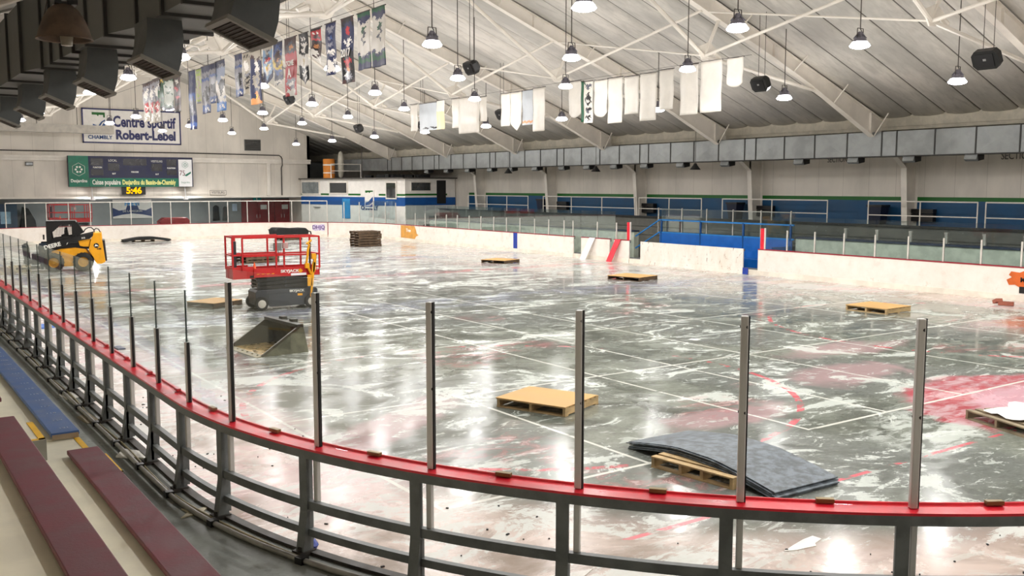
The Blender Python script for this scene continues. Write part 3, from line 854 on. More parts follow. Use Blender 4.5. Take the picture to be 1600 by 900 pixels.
def banner(y1, y0, zt, zb, kind, x, label, group):
    w = y1 - y0; h = zt - zb
    t = thing('banner', label, 'banner', (x, (y0 + y1) / 2, zb), 0, group)
    nx, nz = (24, 64) if len(set(''.join(D[kind]))) > 1 else (8, 16)
    des = D[kind]; used = []
    vs = []; shape = SHAPE.get(kind)
    ph = random.random() * 6
    for j in range(nz + 1):
        for i in range(nx + 1):
            u = i / nx; v = j / nz                      # v from the top
            bot_ = h
            if shape == 'v': bot_ = h * (1 - .2 * abs(u - .5) * 2)
            if shape == 'v2': bot_ = h * (1 - .14 * abs(u - .6) * 2)
            if shape == 'cut': bot_ = h * (.72 + .28 * u)
            if shape == 'round': bot_ = h * (1 - .12 * (abs(u - .5) * 2) ** 2.4)
            vs.append((.02 * math.sin(u * 7 + ph) * (.3 + v) + .012 * math.sin(v * 9 + ph), w / 2 - u * w, h - v * bot_))
    fs = []; ms = []
    m_ = MB()
    for j in range(nz):
        for i in range(nx):
            u_ = i / nx + .05 * math.sin(j * .7 + ph) + .04 * math.sin(j * 1.9 + i); v_ = j / nz + .012 * math.sin(i * .8 + ph) + .01 * math.sin(i * 2.3 + j * .5)
            row = des[min(15, max(0, int(v_ * 16)))]; ch = row[min(len(row) - 1, max(0, int(u_ * 6)))]
            if ch not in used: used.append(ch)
            fs.append((j * (nx + 1) + i, j * (nx + 1) + i + 1, (j + 1) * (nx + 1) + i + 1, (j + 1) * (nx + 1) + i)); ms.append(used.index(ch))
    m_.v = vs; m_.f = fs; m_.m = ms
    c = part('cloth', m_, [bm_[q] for q in used], t, 60)
    s_ = c.modifiers.new('thick', 'SOLIDIFY'); s_.thickness = .004
    r = MB(); r.path([(0, -w / 2 - .02, h + .005), (0, w / 2 + .02, h + .005)], .014, 8)
    part('pole', r, mat('dark banner pole', (60, 50, 46), .5), t)
    return t
LEFT = [
    (38.28, 37.25, 7.30, 5.88, 'wr', 'farthest of three red and white banners in front of the end wall sign'), (37.42, 36.43, 7.32, 5.78, 'wr', 'middle of three red and white banners in front of the end wall sign'),
    (36.77, 35.72, 7.35, 5.77, 'wr', 'nearest of three red and white banners in front of the end wall sign'), (36.07, 35.31, 7.27, 6.24, 'gn', 'dark green banner with yellow top beside the three red and white ones'),
    (35.29, 34.00, 7.27, 6.13, 'gw', 'wide green and white banner over the right end of the wall sign'), (34.07, 33.23, 7.24, 5.98, 'br', 'dark brown banner at the right edge of the wall sign'),
    (32.26, 31.55, 7.20, 5.31, 'nv', 'longest navy banner hanging lowest, left of the lime green one'), (31.41, 30.87, 7.18, 6.10, 'lg', 'narrow lime green banner of the left row'),
    (30.86, 30.08, 7.21, 5.74, 'bl', 'grey and blue banner just right of the lime green one'), (30.07, 29.38, 7.20, 6.00, 'bl', 'short grey and blue banner beside the bright blue one'),
    (29.43, 28.59, 7.22, 5.72, 'bb', 'pale banner with bright blue foot and dark emblem'), (27.66, 27.06, 7.22, 6.02, 'bl', 'grey and blue banner directly left of the chevron banner'),
    (26.95, 26.32, 7.20, 6.05, 'ch', 'beige banner with black chevrons'), (26.32, 25.47, 7.15, 5.71, 'bo', 'wide navy and beige banner with orange foot'),
    (25.37, 24.70, 7.15, 6.14, 'pn', 'pale blue pennant with pointed navy tip'), (24.60, 23.97, 7.18, 6.08, 'yb', 'blue and yellow banner with white foot'),
    (23.75, 22.98, 7.19, 5.74, 'rd', 'red banner lettered ATOME A'), (22.81, 22.25, 7.19, 5.93, 'bk', 'black and white pointed banner'),
    (22.05, 21.44, 7.21, 6.34, 'rb', 'short red and white banner with slanted foot'), (21.22, 20.65, 7.22, 6.03, 'nt', 'navy banner with white lettering'),
    (20.33, 19.70, 7.21, 5.77, '17', 'black banner lettered 2017'), (19.50, 18.90, 7.21, 5.99, 'gr', 'green, navy and white banner right of the 2017 banner'), (18.75, 18.16, 7.21, 5.98, 'gr', 'green, navy and white banner nearest the camera, last of the left row')]
for y1, y0, zt, zb, k, lab in LEFT:
    b = banner(y1, y0, zt, zb, k, 9.4, lab, 'coloured banners of the left row')
    if k == '17':
        text('lettering', '2017', .24, (-.06, 0, .66), FACE_W, bm_['w'], b, bold=.004)
    if k == 'rd':
        text('lettering', 'ATOME', .18, (-.06, 0, .80), FACE_W, bm_['w'], b, bold=.004)
        text('lettering', 'A', .3, (-.06, 0, .56), FACE_W, bm_['w'], b, bold=.008)
WH = ['plain white banner', 'plain off-white banner']
RIGHT = [
    (40.45, 39.77, 7.32, 6.06, 'w', 'narrow plain white banner, farthest of the right row'), (39.58, 37.98, 7.28, 6.03, 'wg', 'wide grey-white banner with two black marks at its foot'),
    (37.98, 37.29, 7.32, 6.03, 'wy', 'white banner with cream yellow lower half'), (36.63, 36.03, 7.31, 6.02, 'w', 'narrow white banner on the left edge of the widest white banner'),
    (36.02, 34.37, 7.28, 5.75, 'w', 'widest white banner, hanging over a bright lamp'), (34.36, 33.83, 7.22, 6.18, 'w', 'short narrow white banner right of the widest one'),
    (32.72, 32.05, 7.22, 5.90, 'w', 'white banner left of the pointed white pennant'), (32.03, 31.25, 7.21, 5.68, 'v', 'pointed white pennant in the middle of the far white group'),
    (31.23, 30.51, 7.22, 5.87, 'wb', 'bluish white banner with orange hem'), (30.49, 29.70, 7.26, 5.59, 'w', 'long white banner at the right end of the far white group'),
    (28.23, 27.53, 7.30, 5.97, 'r', 'white banner with rounded foot beside the green strip'), (27.51, 27.37, 7.26, 5.79, 'g', 'thin dark green strip banner'),
    (27.36, 26.85, 7.23, 5.74, 't', 'white banner printed with black writing and drawing'), (26.74, 26.02, 7.21, 5.91, 'r', 'white banner with rounded foot right of the printed one'),
    (26.00, 25.22, 7.23, 5.66, 'w', 'long plain white banner right of the two rounded ones'), (25.13, 24.41, 7.20, 5.92, 'w', 'short plain white banner between two longer ones'),
    (24.32, 23.51, 7.22, 5.65, 'w', 'long plain white banner, fourth from the right end'), (23.39, 22.73, 7.26, 5.96, 'w', 'plain white banner shorter than its neighbours, near the right group'),
    (22.44, 21.65, 7.30, 5.73, 'w', 'large plain white banner, third from the right end'), (21.52, 20.63, 7.32, 5.75, 'w', 'large plain white banner, second from the right end'),
    (20.43, 19.79, 7.31, 6.44, 'r', 'short white banner with rounded foot, nearest of the right row')]
for y1, y0, zt, zb, k, lab in RIGHT: banner(y1, y0, zt, zb, k, 22.2, lab, 'white banners of the right row')
for x, a, b, lab in ((9.4, 18, 44, 'thin dark cable carrying the coloured banners'), (22.2, 19.5, 44, 'thin dark cable carrying the white banners')):
    m_ = MB(); pts_ = [(x + .02, a + (b - a) * i / 20, 7.33) for i in range(21)]
    m_.path(pts_, .006, 5); solo('banner_cable', m_, rod_dark, lab, 'cable')

# ------------------------------------------------------------------ FAR WALL SIGNS AND SCOREBOARD
t = thing('wall_sign', 'white sign with navy border and large navy lettering high on the end wall', 'sign', (15.75, 67.12, 6.27))
m_ = MB(); m_.span((-3.15, -.06, 0), (3.15, 0.07, 2.26)); part('panel', m_, white_pl, t)
m_ = MB()
for a, b in (((-3.15, -.08, 0), (3.15, -.06, .09)), ((-3.15, -.08, 2.17), (3.15, -.06, 2.26)), ((-3.15, -.08, 0), (-3.06, -.06, 2.26)), ((3.06, -.08, 0), (3.15, -.06, 2.26))): m_.span(a, b)
part('border', m_, navy, t)
text('lettering', 'Centre sportif', .98, (.80, -.085, 1.42), FACE_S, navy, t, width=4.05, bold=.03)
text('lettering', 'Robert-Lebel', .84, (.85, -.085, .56), FACE_S, navy, t, width=3.86, bold=.035)
text('lettering', 'CHAMBLY', .34, (-2.05, -.085, .38), FACE_S, mat('sign blue', (20, 70, 130), .5), t, width=1.5, bold=.008)
m_ = MB(); m_.prism([(-2.52, 2.0), (-1.72, 2.0), (-1.72, 1.68), (-1.82, 1.68), (-1.82, 1.84), (-2.1, 1.84), (-2.14, 1.74), (-2.22, 1.84), (-2.52, 1.84)], 'y', -.085, -.06, 0)
m_.prism([(-2.48, .95), (-1.72, .95), (-1.72, 1.55), (-1.95, 1.4), (-2.15, 1.12), (-2.48, 1.25)], 'y', -.085, -.06, 1)
m_.prism([(-2.45, 1.0), (-2.08, 1.05), (-1.88, 1.36), (-1.74, 1.44), (-1.74, 1.36), (-1.84, 1.28), (-2.04, .98), (-2.4, .96)], 'y', -.09, -.08, 2)
part('emblem', m_, [green_pt, mat('sign blue', (20, 70, 130), .5), white_pl], t)

t = thing('scoreboard', 'green and navy electronic scoreboard on the end wall under the white sign', 'scoreboard', (15.55, 67.0, 3.42))
m_ = MB(); m_.span((-3.95, -.35, 0), (3.95, .02, 2.0)); part('cabinet', m_, mat('scoreboard navy', (24, 28, 66), .5), t)
grn = mat('sign green', (0, 110, 84), .45)
m_ = MB(); m_.span((-3.95, -.37, 0), (-2.75, -.35, 2.0)); part('side_panel', m_, grn, t, label='green side panel with hexagon emblem')
m_ = MB(); m_.span((-2.72, -.37, 0), (2.95, -.35, .58)); part('name_panel', m_, grn, t)
m_ = MB(); m_.span((2.98, -.37, .02), (3.88, -.35, 1.86)); part('side_panel', m_, bright_white, t, label='white side panel lettered 75')
for a, b in (((-2.6, .75), (-1.85, 1.15)), ((-2.6, 1.38), (-1.85, 1.85)), ((-1.55, 1.05), (-.85, 1.55)), ((-.6, 1.42), (.9, 1.85)), ((1.2, 1.05), (1.9, 1.55)), ((2.2, .8), (2.85, 1.15)), ((2.2, 1.38), (2.85, 1.85))):
    m_ = MB(); m_.span((a[0], -.362, a[1]), (b[0], -.35, b[1])); part('display_window', m_, mat('dark display', (26, 24, 30), .3), t)
wt = mat('white lettering', (240, 240, 232), .5)
text('lettering', 'Caisse populaire', .44, (-1.68, -.375, .29), FACE_S, wt, t, width=1.75, bold=.012)
text('lettering', 'Desjardins du Bassin-de-Chambly', .44, (1.04, -.375, .29), FACE_S, mat('cream lettering', (246, 240, 150), .5), t, width=3.45, bold=.016)
text('lettering', 'Desjardins', .28, (-3.35, -.375, .38), FACE_S, wt, t, width=.98, bold=.006)
text('lettering', 'LOCAL', .2, (-1.25, -.375, 1.72), FACE_S, wt, t, sx=.85)
text('lettering', 'VISITEURS', .2, (1.55, -.375, 1.70), FACE_S, wt, t, sx=.85)
for x, z, s in ((-2.2, 1.26, 'PUNITION'), (2.5, 1.26, 'PUNITION'), (0.12, .98, 'PERIODE'), (-1.2, .86, 'BUT'), (1.55, .84, 'BUT')):
    text('lettering', s, .14, (x, -.375, z), FACE_S, wt, t, sx=.85, bold=.004)
text('lettering', '75', .5, (3.22, -.375, .92), FACE_S, mat('dark red lettering', (110, 24, 34), .5), t, sx=.8)
text('lettering', 'Desjardins', .17, (3.42, -.375, .3), FACE_S, mat('grey green lettering', (120, 160, 146), .5), t, sx=.85)
def hexagon(cx, cz, r, w, y0, y1):
    m_ = MB(); P = [(cx + r * math.sin(k * math.pi / 3), cz + r * math.cos(k * math.pi / 3)) for k in range(6)]
    for k in range(6): a, b = P[k], P[(k + 1) % 6]; m_.beam((a[0], (y0 + y1) / 2, a[1]), (b[0], (y0 + y1) / 2, b[1]), abs(y1 - y0), w, up=(0, 1, 0))
    for k in range(6):
        a = Vector((cx + r * .42 * math.sin(k * math.pi / 3 + .5), 0, cz + r * .42 * math.cos(k * math.pi / 3 + .5)))
        m_.lathe([(0, 0), (r * .16, 0), (r * .16, .012), (0, .012)], (a.x, y0 - .01, a.z), n=8, axis='y')
    return m_
part('emblem', hexagon(-3.35, 1.12, .42, .05, -.385, -.37), wt, t)
part('emblem', hexagon(3.43, 1.5, .22, .025, -.385, -.37), mat('grey green lettering', (120, 160, 146), .5), t)
m_ = MB(); m_.prism([(3.35, .78), (3.8, 1.05), (3.8, .92), (3.5, .72)], 'y', -.38, -.37); part('swoosh', m_, grn, t)
t = thing('game_clock', 'small clock with glowing orange digits hanging under the scoreboard', 'clock', (15.6, 66.85, 2.9))
m_ = MB(); m_.span((-.75, -.06, 0), (.75, .12, .52)); part('case', m_, black_m, t)
text('digits', '5:46', .58, (0, -.075, .26), FACE_S, glow_or, t, sx=1.0, bold=.022)
for x in (13.0, 19.0):
    m_ = MB(); m_.lathe([(.0, .28), (.06, .26), (.16, .04), (.17, 0), (0, 0)], (x, 66.8, 2.55), n=14); m_.path([(x, 66.8, 2.8), (x, 66.98, 3.5)], .025, 6)
    o = solo('wall_lamp', m_, bright_white, 'small white bell lamp under the %s end of the scoreboard' % ('left' if x < 15 else 'right'), 'lamp', smooth=40)
    ld = bpy.data.lights.new('bell lamp light', 'POINT'); ld.energy = 110; ld.color = LAMP_COL; ld.shadow_soft_size = .1
    lo = bpy.data.objects.new('bell_lamp_light', ld); C.objects.link(lo); lo.location = (x, 66.8, 2.42)
# gray cross duct in front of the sign
m_ = MB(); m_.span((-2, 61.7, 6.62), (13.4, 62.3, 7.1)); 
cd = solo('cross_duct', m_, mat('beige grey duct', (170, 164, 154), .5), 'beige grey box duct crossing in front of the end wall sign', 'duct')
m_ = MB()
for x in (1, 4, 7.2, 9.2, 11.4, 13.3): m_.path([(x, 62, 7.1), (x, 62, ZR(x) - .02)], .02, 5)
hr = m_.make('hanger_rods', rod_dark, loc=tuple(cd.location)); hr.parent = cd; hr.location = (0, 0, 0)
# wall louvres and signs
t = thing('wall_louvre', 'grey ventilation louvre on the end wall left of the dark recess', 'louvre', (23.95, 67.16, 6.0))
m_ = MB(); m_.span((-.6, -.04, 0), (.6, 0, .8)); part('frame', m_, mat('grey louvre', (104, 104, 100), .5), t)
m_ = MB()
for k in range(7): m_.box((0, -.06, .08 + k * .105), (1.1, .05, .06), rx=.5)
part('slats', m_, mat('dark louvre', (60, 58, 56), .5), t)
t = thing('gable_louvre', 'dark louvre high on the end wall above the white sign', 'louvre', (13.6, 67.16, 9.5))
m_ = MB(); m_.span((-.55, -.04, 0), (.55, 0, .75)); part('frame', m_, mat('grey louvre', (104, 104, 100), .5), t)
m_ = MB()
for k in range(7): m_.box((0, -.05, .08 + k * .1), (1.0, .04, .06), rx=.5)
part('slats', m_, mat('dark louvre', (60, 58, 56), .5), t)
t = thing('wall_heater', 'small grey box light on the wall left of the scoreboard', 'wall light', (9.4, 67.15, 4.75))
m_ = MB(); m_.span((-.22, -.14, 0), (.22, .0, .24)); m_.span((-.18, -.15, .05), (.18, -.14, .19), 1); part('case', m_, [mat('grey case', (90, 90, 88), .5), grey_glass], t)
t = thing('wall_plate', 'small sign reading VISITEURS on the end wall', 'sign', (21.35, 67.16, 2.84))
m_ = MB(); m_.span((-.58, -.03, 0), (.58, 0, .34)); part('plate', m_, wall_white, t)
m_ = MB()
for a, b in (((-.58, -.036, 0), (.58, -.03, .02)), ((-.58, -.036, .32), (.58, -.03, .34)), ((-.58, -.036, 0), (-.56, -.03, .34)), ((.56, -.036, 0), (.58, -.03, .34))): m_.span(a, b)
part('border', m_, mat('grey text', (90, 88, 84), .5), t)
text('lettering', 'VISITEURS', .26, (0, -.036, .17), FACE_S, mat('grey text', (90, 88, 84), .5), t, sx=.8)
m_ = MB(); m_.path([(0, 67.1, 5.75), (9, 67.1, 5.7), (19, 67.1, 5.75), (25.9, 67.1, 5.7), (26.05, 67.1, 5.6), (26.05, 66.9, 5.45), (26.05, 66.9, 5.0), (26.05, 67.1, 4.8), (26.05, 67.1, 2.8)], .04, 6)
solo('conduit', m_, mat('dark conduit', (58, 54, 52), .5), 'thin dark conduit crossing the end wall and dropping at its right side', 'conduit')
m_ = MB(); m_.span((24.9, 66.98, 2.8), (25.15, 67.18, 5.1)); solo('wall_post', m_, white_paint, 'white square post on the end wall above the red doors', 'post')

# ------------------------------------------------------------------ CORRIDOR BEHIND THE FAR GLASS
reddoor = mat('dark red door', (134, 20, 28), .45)
def door(idx, x0, x1, sign):
    t = bpy.data.objects.new('door_%d' % idx, None); C.objects.link(t); t.location = ((x0 + x1) / 2, 70.93, .1); t['kind'] = 'structure'
    w = (x1 - x0) / 2
    m_ = MB(); m_.span((-w, -.03, 0), (-.01, .05, 2.25)); part('leaf', m_, reddoor, t)
    m_ = MB(); m_.span((.01, -.03, 0), (w, .05, 2.25)); part('leaf', m_, reddoor, t)
    m_ = MB(); m_.span((-w - .1, -.05, 0), (-w, .07, 2.35)); m_.span((w, -.05, 0), (w + .1, .07, 2.35)); m_.span((-w - .1, -.05, 2.25), (w + .1, .07, 2.35)); part('door_frame', m_, reddoor, t)
    for q in (-.12, .12):
        m_ = MB(); m_.path([(q, -.05, .95), (q, -.09, .97), (q, -.09, 1.2), (q, -.05, 1.22)], .012, 6); part('handle', m_, alu, t)
    m_ = MB(); m_.span((sign - .25, -.04, 1.6), (sign + .25, -.03, 1.95)); part('notice', m_, paper_w, t)
door(1, 24.4, 26.75, .45)
door(2, 27.0, 28.05, .2)
m_ = MB(); m_.span((25.2, 70.8, 2.4), (25.8, 70.9, 2.6)); m_.span((25.42, 70.79, 2.43), (25.5, 70.8, 2.57), 1)
solo('exit_sign', m_, [mat('exit teal', (30, 150, 150), .4), wt], 'teal exit sign above the red double doors', 'sign')
m_ = MB(); m_.span((23.6, 70.9, 1.6), (23.95, 70.97, 2.15)); solo('notice', m_, mat('pale blue notice', (200, 216, 238), .5), 'pale blue notice on the corridor wall left of the red doors', 'notice')
def coat(x, w, h, c, lab):
    t = thing('hanging_garment', lab, 'garment', (x, 70.84, .9))
    m_ = MB(); m_.prism([(-w * .6, 0), (w * .6, .03), (w * .5, h * .55), (w * .45, h * .9), (w * .12, h), (-w * .12, h), (-w * .45, h * .88), (-w * .5, h * .5)], 'y', 0, .16)
    b = part('body', m_, c, t); bevel(b, .03)
coat(22.35, .42, 1.15, black_rub, 'black coat-like bundle hanging on the corridor wall')
coat(23.05, .36, 1.05, mat('grey cloth', (92, 94, 90), .8), 'grey bundle hanging beside the black one on the corridor wall')
t = thing('vinyl_banner', 'white and blue vinyl banner on the corridor wall under the clock', 'banner', (16.4, 70.9, 1.2))
m_ = MB(); m_.span((-1.32, 0, 0), (1.32, .05, 1.32)); 
part('sheet', m_, mat('dark blue vinyl', (26, 54, 110), .4), t)
m_ = MB(); m_.prism([(-1.32, 1.32), (-1.32, .75), (-.9, .55), (-.45, .62), (-.2, 1.32)], 'y', -.012, 0); m_.prism([(1.32, 1.32), (1.32, .75), (.9, .55), (.45, .62), (.2, 1.32)], 'y', -.012, 0)
m_.prism([(-1.32, 0), (1.32, 0), (1.32, .12), (.7, .26), (0, .34), (-.7, .26), (-1.32, .12)], 'y', -.012, 0); m_.prism([(-.25, 1.32), (.25, 1.32), (.4, .9), (-.4, .9)], 'y', -.012, 0)
part('white_shapes', m_, white_pl, t)
text('lettering', 'FREVI', .42, (-.02, -.03, 1.02), FACE_S, mat('light blue lettering', (30, 140, 210), .5), t, bold=.01)
text('lettering', 'DE LA REGION', .2, (0, -.03, .5), FACE_S, wt, t)
m_ = MB(); m_.prism([(17.0, .1), (19.0, .1), (19.0, 1.15), (18.8, 1.34), (17.3, 1.34), (17.0, 1.1)], 'y', 66.0, 66.8)
bevel(solo('red_container', m_, reddoor, 'red covered container standing behind the far boards under the clock', 'container'), .04)
t = thing('vending_machine', 'blue lit machine at the far left of the corridor', 'machine', (8.2, 70.3, .1))
m_ = MB(); m_.span((-.8, -.3, 0), (.75, .5, 2.2)); part('case', m_, mat('teal blue case', (10, 60, 92), .4), t)
m_ = MB(); m_.span((-.25, -.32, .9), (.35, -.3, 1.7)); part('screen', m_, mat('pale screen', (150, 190, 214), .3), t)
m_ = MB(); m_.prism([(9.0, .1), (10.1, .1), (10.0, 1.2), (9.6, 2.0), (9.3, 2.1), (9.2, 1.3)], 'y', 69.9, 70.5)
solo('covered_machine', m_, black_rub, 'dark covered machine standing beside the blue one in the corridor', 'machine')

# ------------------------------------------------------------------ ANNOUNCER ROOM (white with blue band)
A = Vector((30.0, 55.5)); B = Vector((27.5, 67.0))
ang = math.atan2(B.y - A.y, B.x - A.x)
dirv = (B - A); LEN = dirv.length
t = thing('announcer_room', 'white raised announcer room with blue and green bands in the far right corner', 'booth', (A.x, A.y, .1), ang)
# local x runs from A to B; local y to the right of that is away from the camera => outer side is +y (towards camera/rink)
def LW(p):  # world to local
    d = Vector((p[0] - A.x, p[1] - A.y)); c, s = math.cos(-ang), math.sin(-ang)
    return (d.x * c - d.y * s, d.x * s + d.y * c)
q = [LW(p) for p in ((30.0, 55.5), (27.5, 67.0), (28.1, 67.2), (33.85, 67.2), (33.85, 55.5))]
m_ = MB(); m_.prism(q, 'z', 0, 3.86); room = part('walls', m_, white_pl, t)
m_ = MB(); q2 = [LW(p) for p in ((29.7, 55.2), (27.3, 67.0), (33.85, 67.1), (33.85, 55.2))]; m_.prism(q2, 'z', 3.86, 3.94); part('roof', m_, mat('dark roof edge', (70, 66, 62), .6), t)
fy_ = .0
def face(name, u0, u1, z0, z1, m, d0=0, d1=.02, par=None, label=None):
    m_ = MB(); m_.span((u0 * LEN, d0, z0 - .1), (u1 * LEN, d1, z1 - .1)); return part(name, m_, m, par or t, label=label)
# rink-facing side is local +y ?
sgn = 1 if (LW((20, 40))[1] > 0) else -1
def F(name, u0, u1, z0, z1, m, d=.02, par=None, label=None): return face(name, u0, u1, z0, z1, m, 0, sgn * d, par, label)
F('blue_band', .0, 1.0, 2.15, 2.72, blue_pt, .02)
F('green_band', .0, .23, 2.83, 2.95, green_pt, .02); F('green_band', .40, .515, 2.83, 2.95, green_pt, .02); F('green_band', .71, .79, 2.83, 2.95, green_pt, .02); F('green_band', .985, 1.0, 2.83, 2.95, green_pt, .02)
for u0, u1, z0, z1, gm in ((.80, .99, 2.86, 3.84, grey_glass), (.52, .70, 2.92, 3.78, dark_glass), (.07, .165, 2.6, 3.76, dark_glass)):
    w = F('window_frame', u0, u1, z0, z1, white_paint, .06)
    F('pane', u0 + .008, u1 - .008, z0 + .08, z1 - .08, gm, .07, w)
# emblem column
F('emblem_panel', .272, .356, 1.95, 3.2, white_pl, .05)
def UZ(P, m, d, nm):
    m_ = MB(); m_.prism([(u * LEN, z - .1) for u, z in P], 'y', sgn * .05, sgn * d); part(nm, m_, m, t)
UZ([(.28, 3.17), (.35, 3.17), (.35, 3.02), (.33, 3.02), (.325, 3.08), (.312, 3.0), (.30, 3.08), (.28, 3.08)], green_pt, .06, 'emblem')
UZ([(.28, 2.75), (.30, 2.6), (.325, 2.4), (.35, 2.35), (.35, 2.05), (.28, 2.05)], blue_pt, .06, 'emblem')
UZ([(.28, 2.4), (.31, 2.2), (.345, 2.15), (.345, 2.1), (.305, 2.13), (.28, 2.3)], white_pl, .066, 'emblem')
tr_ = (R(90), 0, 0) if sgn < 0 else (R(90), 0, R(180))
text('lettering', 'CHAMBLY', .40, (.315 * LEN, sgn * .04, 1.88), tr_, mat('sign blue', (20, 70, 130), .5), t, width=1.85, bold=.016)
F('reflection', .50, .575, 1.2, 2.6, mat('sky blue poster', (40, 140, 200), .5), .03)  # blue reflection on the room front, painted as a flat panel
F('shelf', .80, .86, 1.93, 1.99, mat('grey shelf', (150, 150, 150), .5), .12)
def G(name, x0, x1, z0, z1, m, d=.03, par=None):
    P = [LW((x0, 55.5)), LW((x1, 55.5)), LW((x1, 55.5 - d)), LW((x0, 55.5 - d))]
    m_ = MB(); m_.prism(P, 'z', z0 - .1, z1 - .1); return part(name, m_, m, par or t)
G('blue_band', 30.0, 33.85, 2.2, 2.72, blue_pt); G('green_band', 30.0, 33.2, 2.85, 2.97, green_pt)
w = G('window_frame', 30.4, 31.95, 3.12, 3.76, white_paint, .05); G('pane', 30.46, 31.89, 3.18, 3.7, dark_glass, .06, w)
G('doorway', 32.4, 33.1, 2.3, 3.85, black_rub, .04)
# railing and orange-lit tank on the roof
t = thing('roof_tank', 'orange-lit drum standing on the announcer room roof', 'drum', (27.75, 63.2, 4.04))
t.location = (28.6, 64.4, 4.04)
m_ = MB(); m_.lathe([(0, 0), (.42, 0), (.42, 1.35), (.40, 1.38), (0, 1.38)], n=24); part('shell', m_, orange_lit, t, 40)
m_ = MB(); m_.lathe([(.425, .9), (.435, .9), (.435, 1.0), (.425, 1.0)], n=24); m_.lathe([(.425, .35), (.435, .35), (.435, .42), (.425, .42)], n=24); part('band', m_, white_pl, t, 40)
m_ = MB(); m_.lathe([(0, 0), (.16, .1), (.22, .5), (.22, 1.4), (.14, 1.85), (0, 1.95)], (29.35, 64.0, 4.05), n=20); solo('gas_cylinder', m_, mat('dull white cylinder', (190, 186, 172), .5), 'tall pale cylinder standing right of the orange drum', 'cylinder', smooth=50)
t = thing('roof_railing', 'white pipe railing on the announcer room roof in front of the drum', 'railing', (29, 62.6, 4.04))
for a, b in (((-1.05, .0, .0), (-1.05, 0, 1.0)), ((1.15, -.2, 0), (1.15, -.2, 1.0))):
    m_ = MB(); m_.path([a, b], .03, 6); part('post', m_, white_paint, t)
for z in (.5, .98):
    m_ = MB(); m_.path([(-1.05, 0, z), (1.15, -.2, z)], .025, 6); part('rail', m_, white_paint, t)
m_ = MB(); m_.path([(30.2, 62.3, 4.04), (30.2, 62.3, ZR(30.2))], .03, 6); solo('vent_pipe', m_, rod_dark, 'thin dark vertical pipe from the announcer room roof to the ceiling', 'pipe')
m_ = MB()
for k in range(14):
    x = 29.6 + random.random() * 3.6; y = 56.2 + random.random() * 6; m_.box((x, y, 4.04 + .1), (.5 + random.random() * .5, .4, .12 + random.random() * .16), rz=random.random() * 3)
sc_ = solo('stored_bundles', m_, black_rub, 'low heap of dark bundles stored on the announcer room roof under the duct', 'bundles'); sc_['kind'] = 'stuff'
# ------------------------------------------------------------------ RIGHT STANDS
st = MB()
st.span((30.4, 3, 0), (30.7, 24.2, 1.42)); st.span((30.4, 33.6, 0), (30.7, 53, 1.3))
fw_ = thing('stand_front_wall', 'pale greenish low wall in front of the right stands', 'low wall', (30.55, 20, 0))
for k, (a, b, z) in enumerate(((3, 24.2, 1.42), (33.6, 53, 1.30))):
    m_ = MB(); m_.span((-.15, a - 20, 0), (.15, b - 20, z)); part('wall_panel', m_, mat('pale green wall', (190, 196, 180), .5), fw_)
    m_ = MB(); m_.span((-.2, a - 20, z), (.2, b - 20, z + .07)); part('coping', m_, mat('dark coping', (36, 48, 70), .5), fw_)
tiers = MB()
tiers.span((30.7, 3, 0), (31.5, 55, 1.15)); tiers.span((31.5, 3, 0), (32.3, 55, 1.5)); tiers.span((32.3, 3, 0), (33.88, 55, 1.92)) 
solo('right_stand', tiers, mat('dark grey concrete tiers', (92, 92, 86), .6, var=.15), 'dark grey concrete tiers of the right stand below the blue wall', 'stand')
m_ = MB(); m_.span((32.2, 3, 1.92), (32.3, 55, 2.0)); solo('stand_curb', m_, black_m, 'dark curb at the edge of the right upper walkway', 'curb')
def wallbox(x, y, z, d, m, name, lab, cat):
    m_ = MB(); m_.box((x, y, z + d[2] / 2), d); return solo(name, m_, m, lab, cat)
ibays = [(3.5, 11.3), (13.4, 17.9), (18.2, 22.6), (24.5, 30.2), (31.5, 35.8), (36.1, 43.9), (45.4, 52.0)]
for i, (a, b) in enumerate(ibays):
    t = thing('pipe_railing', 'white pipe railing on the right upper walkway, %s from the right' % ORD[i], 'railing', (32.7, a, 1.92), group='white railings before the blue wall')
    L_ = b - a; n_ = 3 if L_ > 6 else 2
    m_ = MB(); m_.path([(0, 0, .96), (0, L_, .96)], .028, 6); part('top_rail', m_, white_paint, t, 40)
    m_ = MB(); m_.path([(0, 0, .42), (0, L_, .42)], .022, 6); part('mid_rail', m_, white_paint, t, 40)
    for k in range(n_ + 1):
        m_ = MB(); m_.path([(0, L_ * k / n_, 0), (0, L_ * k / n_, .97)], .026, 6); part('post', m_, white_paint, t, 40)
for i, y in enumerate((22.6, 30.0, 44.8)):
    t = thing('trash_bin', 'dark blue trash bin on the right upper walkway, %s from the right' % ORD[i], 'bin', (33.35, y, 1.92), group='dark bins before the blue wall')
    m_ = MB(); m_.add([(-.2, -.22, 0), (.2, -.22, 0), (.2, .22, 0), (-.2, .22, 0), (-.27, -.3, .72), (.27, -.3, .72), (.27, .3, .72), (-.27, .3, .72)], [(3, 2, 1, 0), (0, 1, 5, 4), (1, 2, 6, 5), (2, 3, 7, 6), (3, 0, 4, 7), (4, 5, 6, 7)]); part('bucket', m_, mat('dark navy bin', (14, 24, 50), .5), t)
    m_ = MB(); m_.box((0, 0, .76), (.6, .66, .08)); part('lid', m_, black_m, t)
for i, y in enumerate((20.9, 28.6, 36.2, 43.4)):
    m_ = MB(); m_.box((33.75, y, 2.5), (.25, .9, .16)); m_.box((33.75, y, 2.25), (.22, .9, .28)); 
    solo('wall_heater', m_, black_m, 'dark heater box on the blue wall beside a column, %s from the right' % ORD[i], 'heater', 'dark heaters on the blue wall')
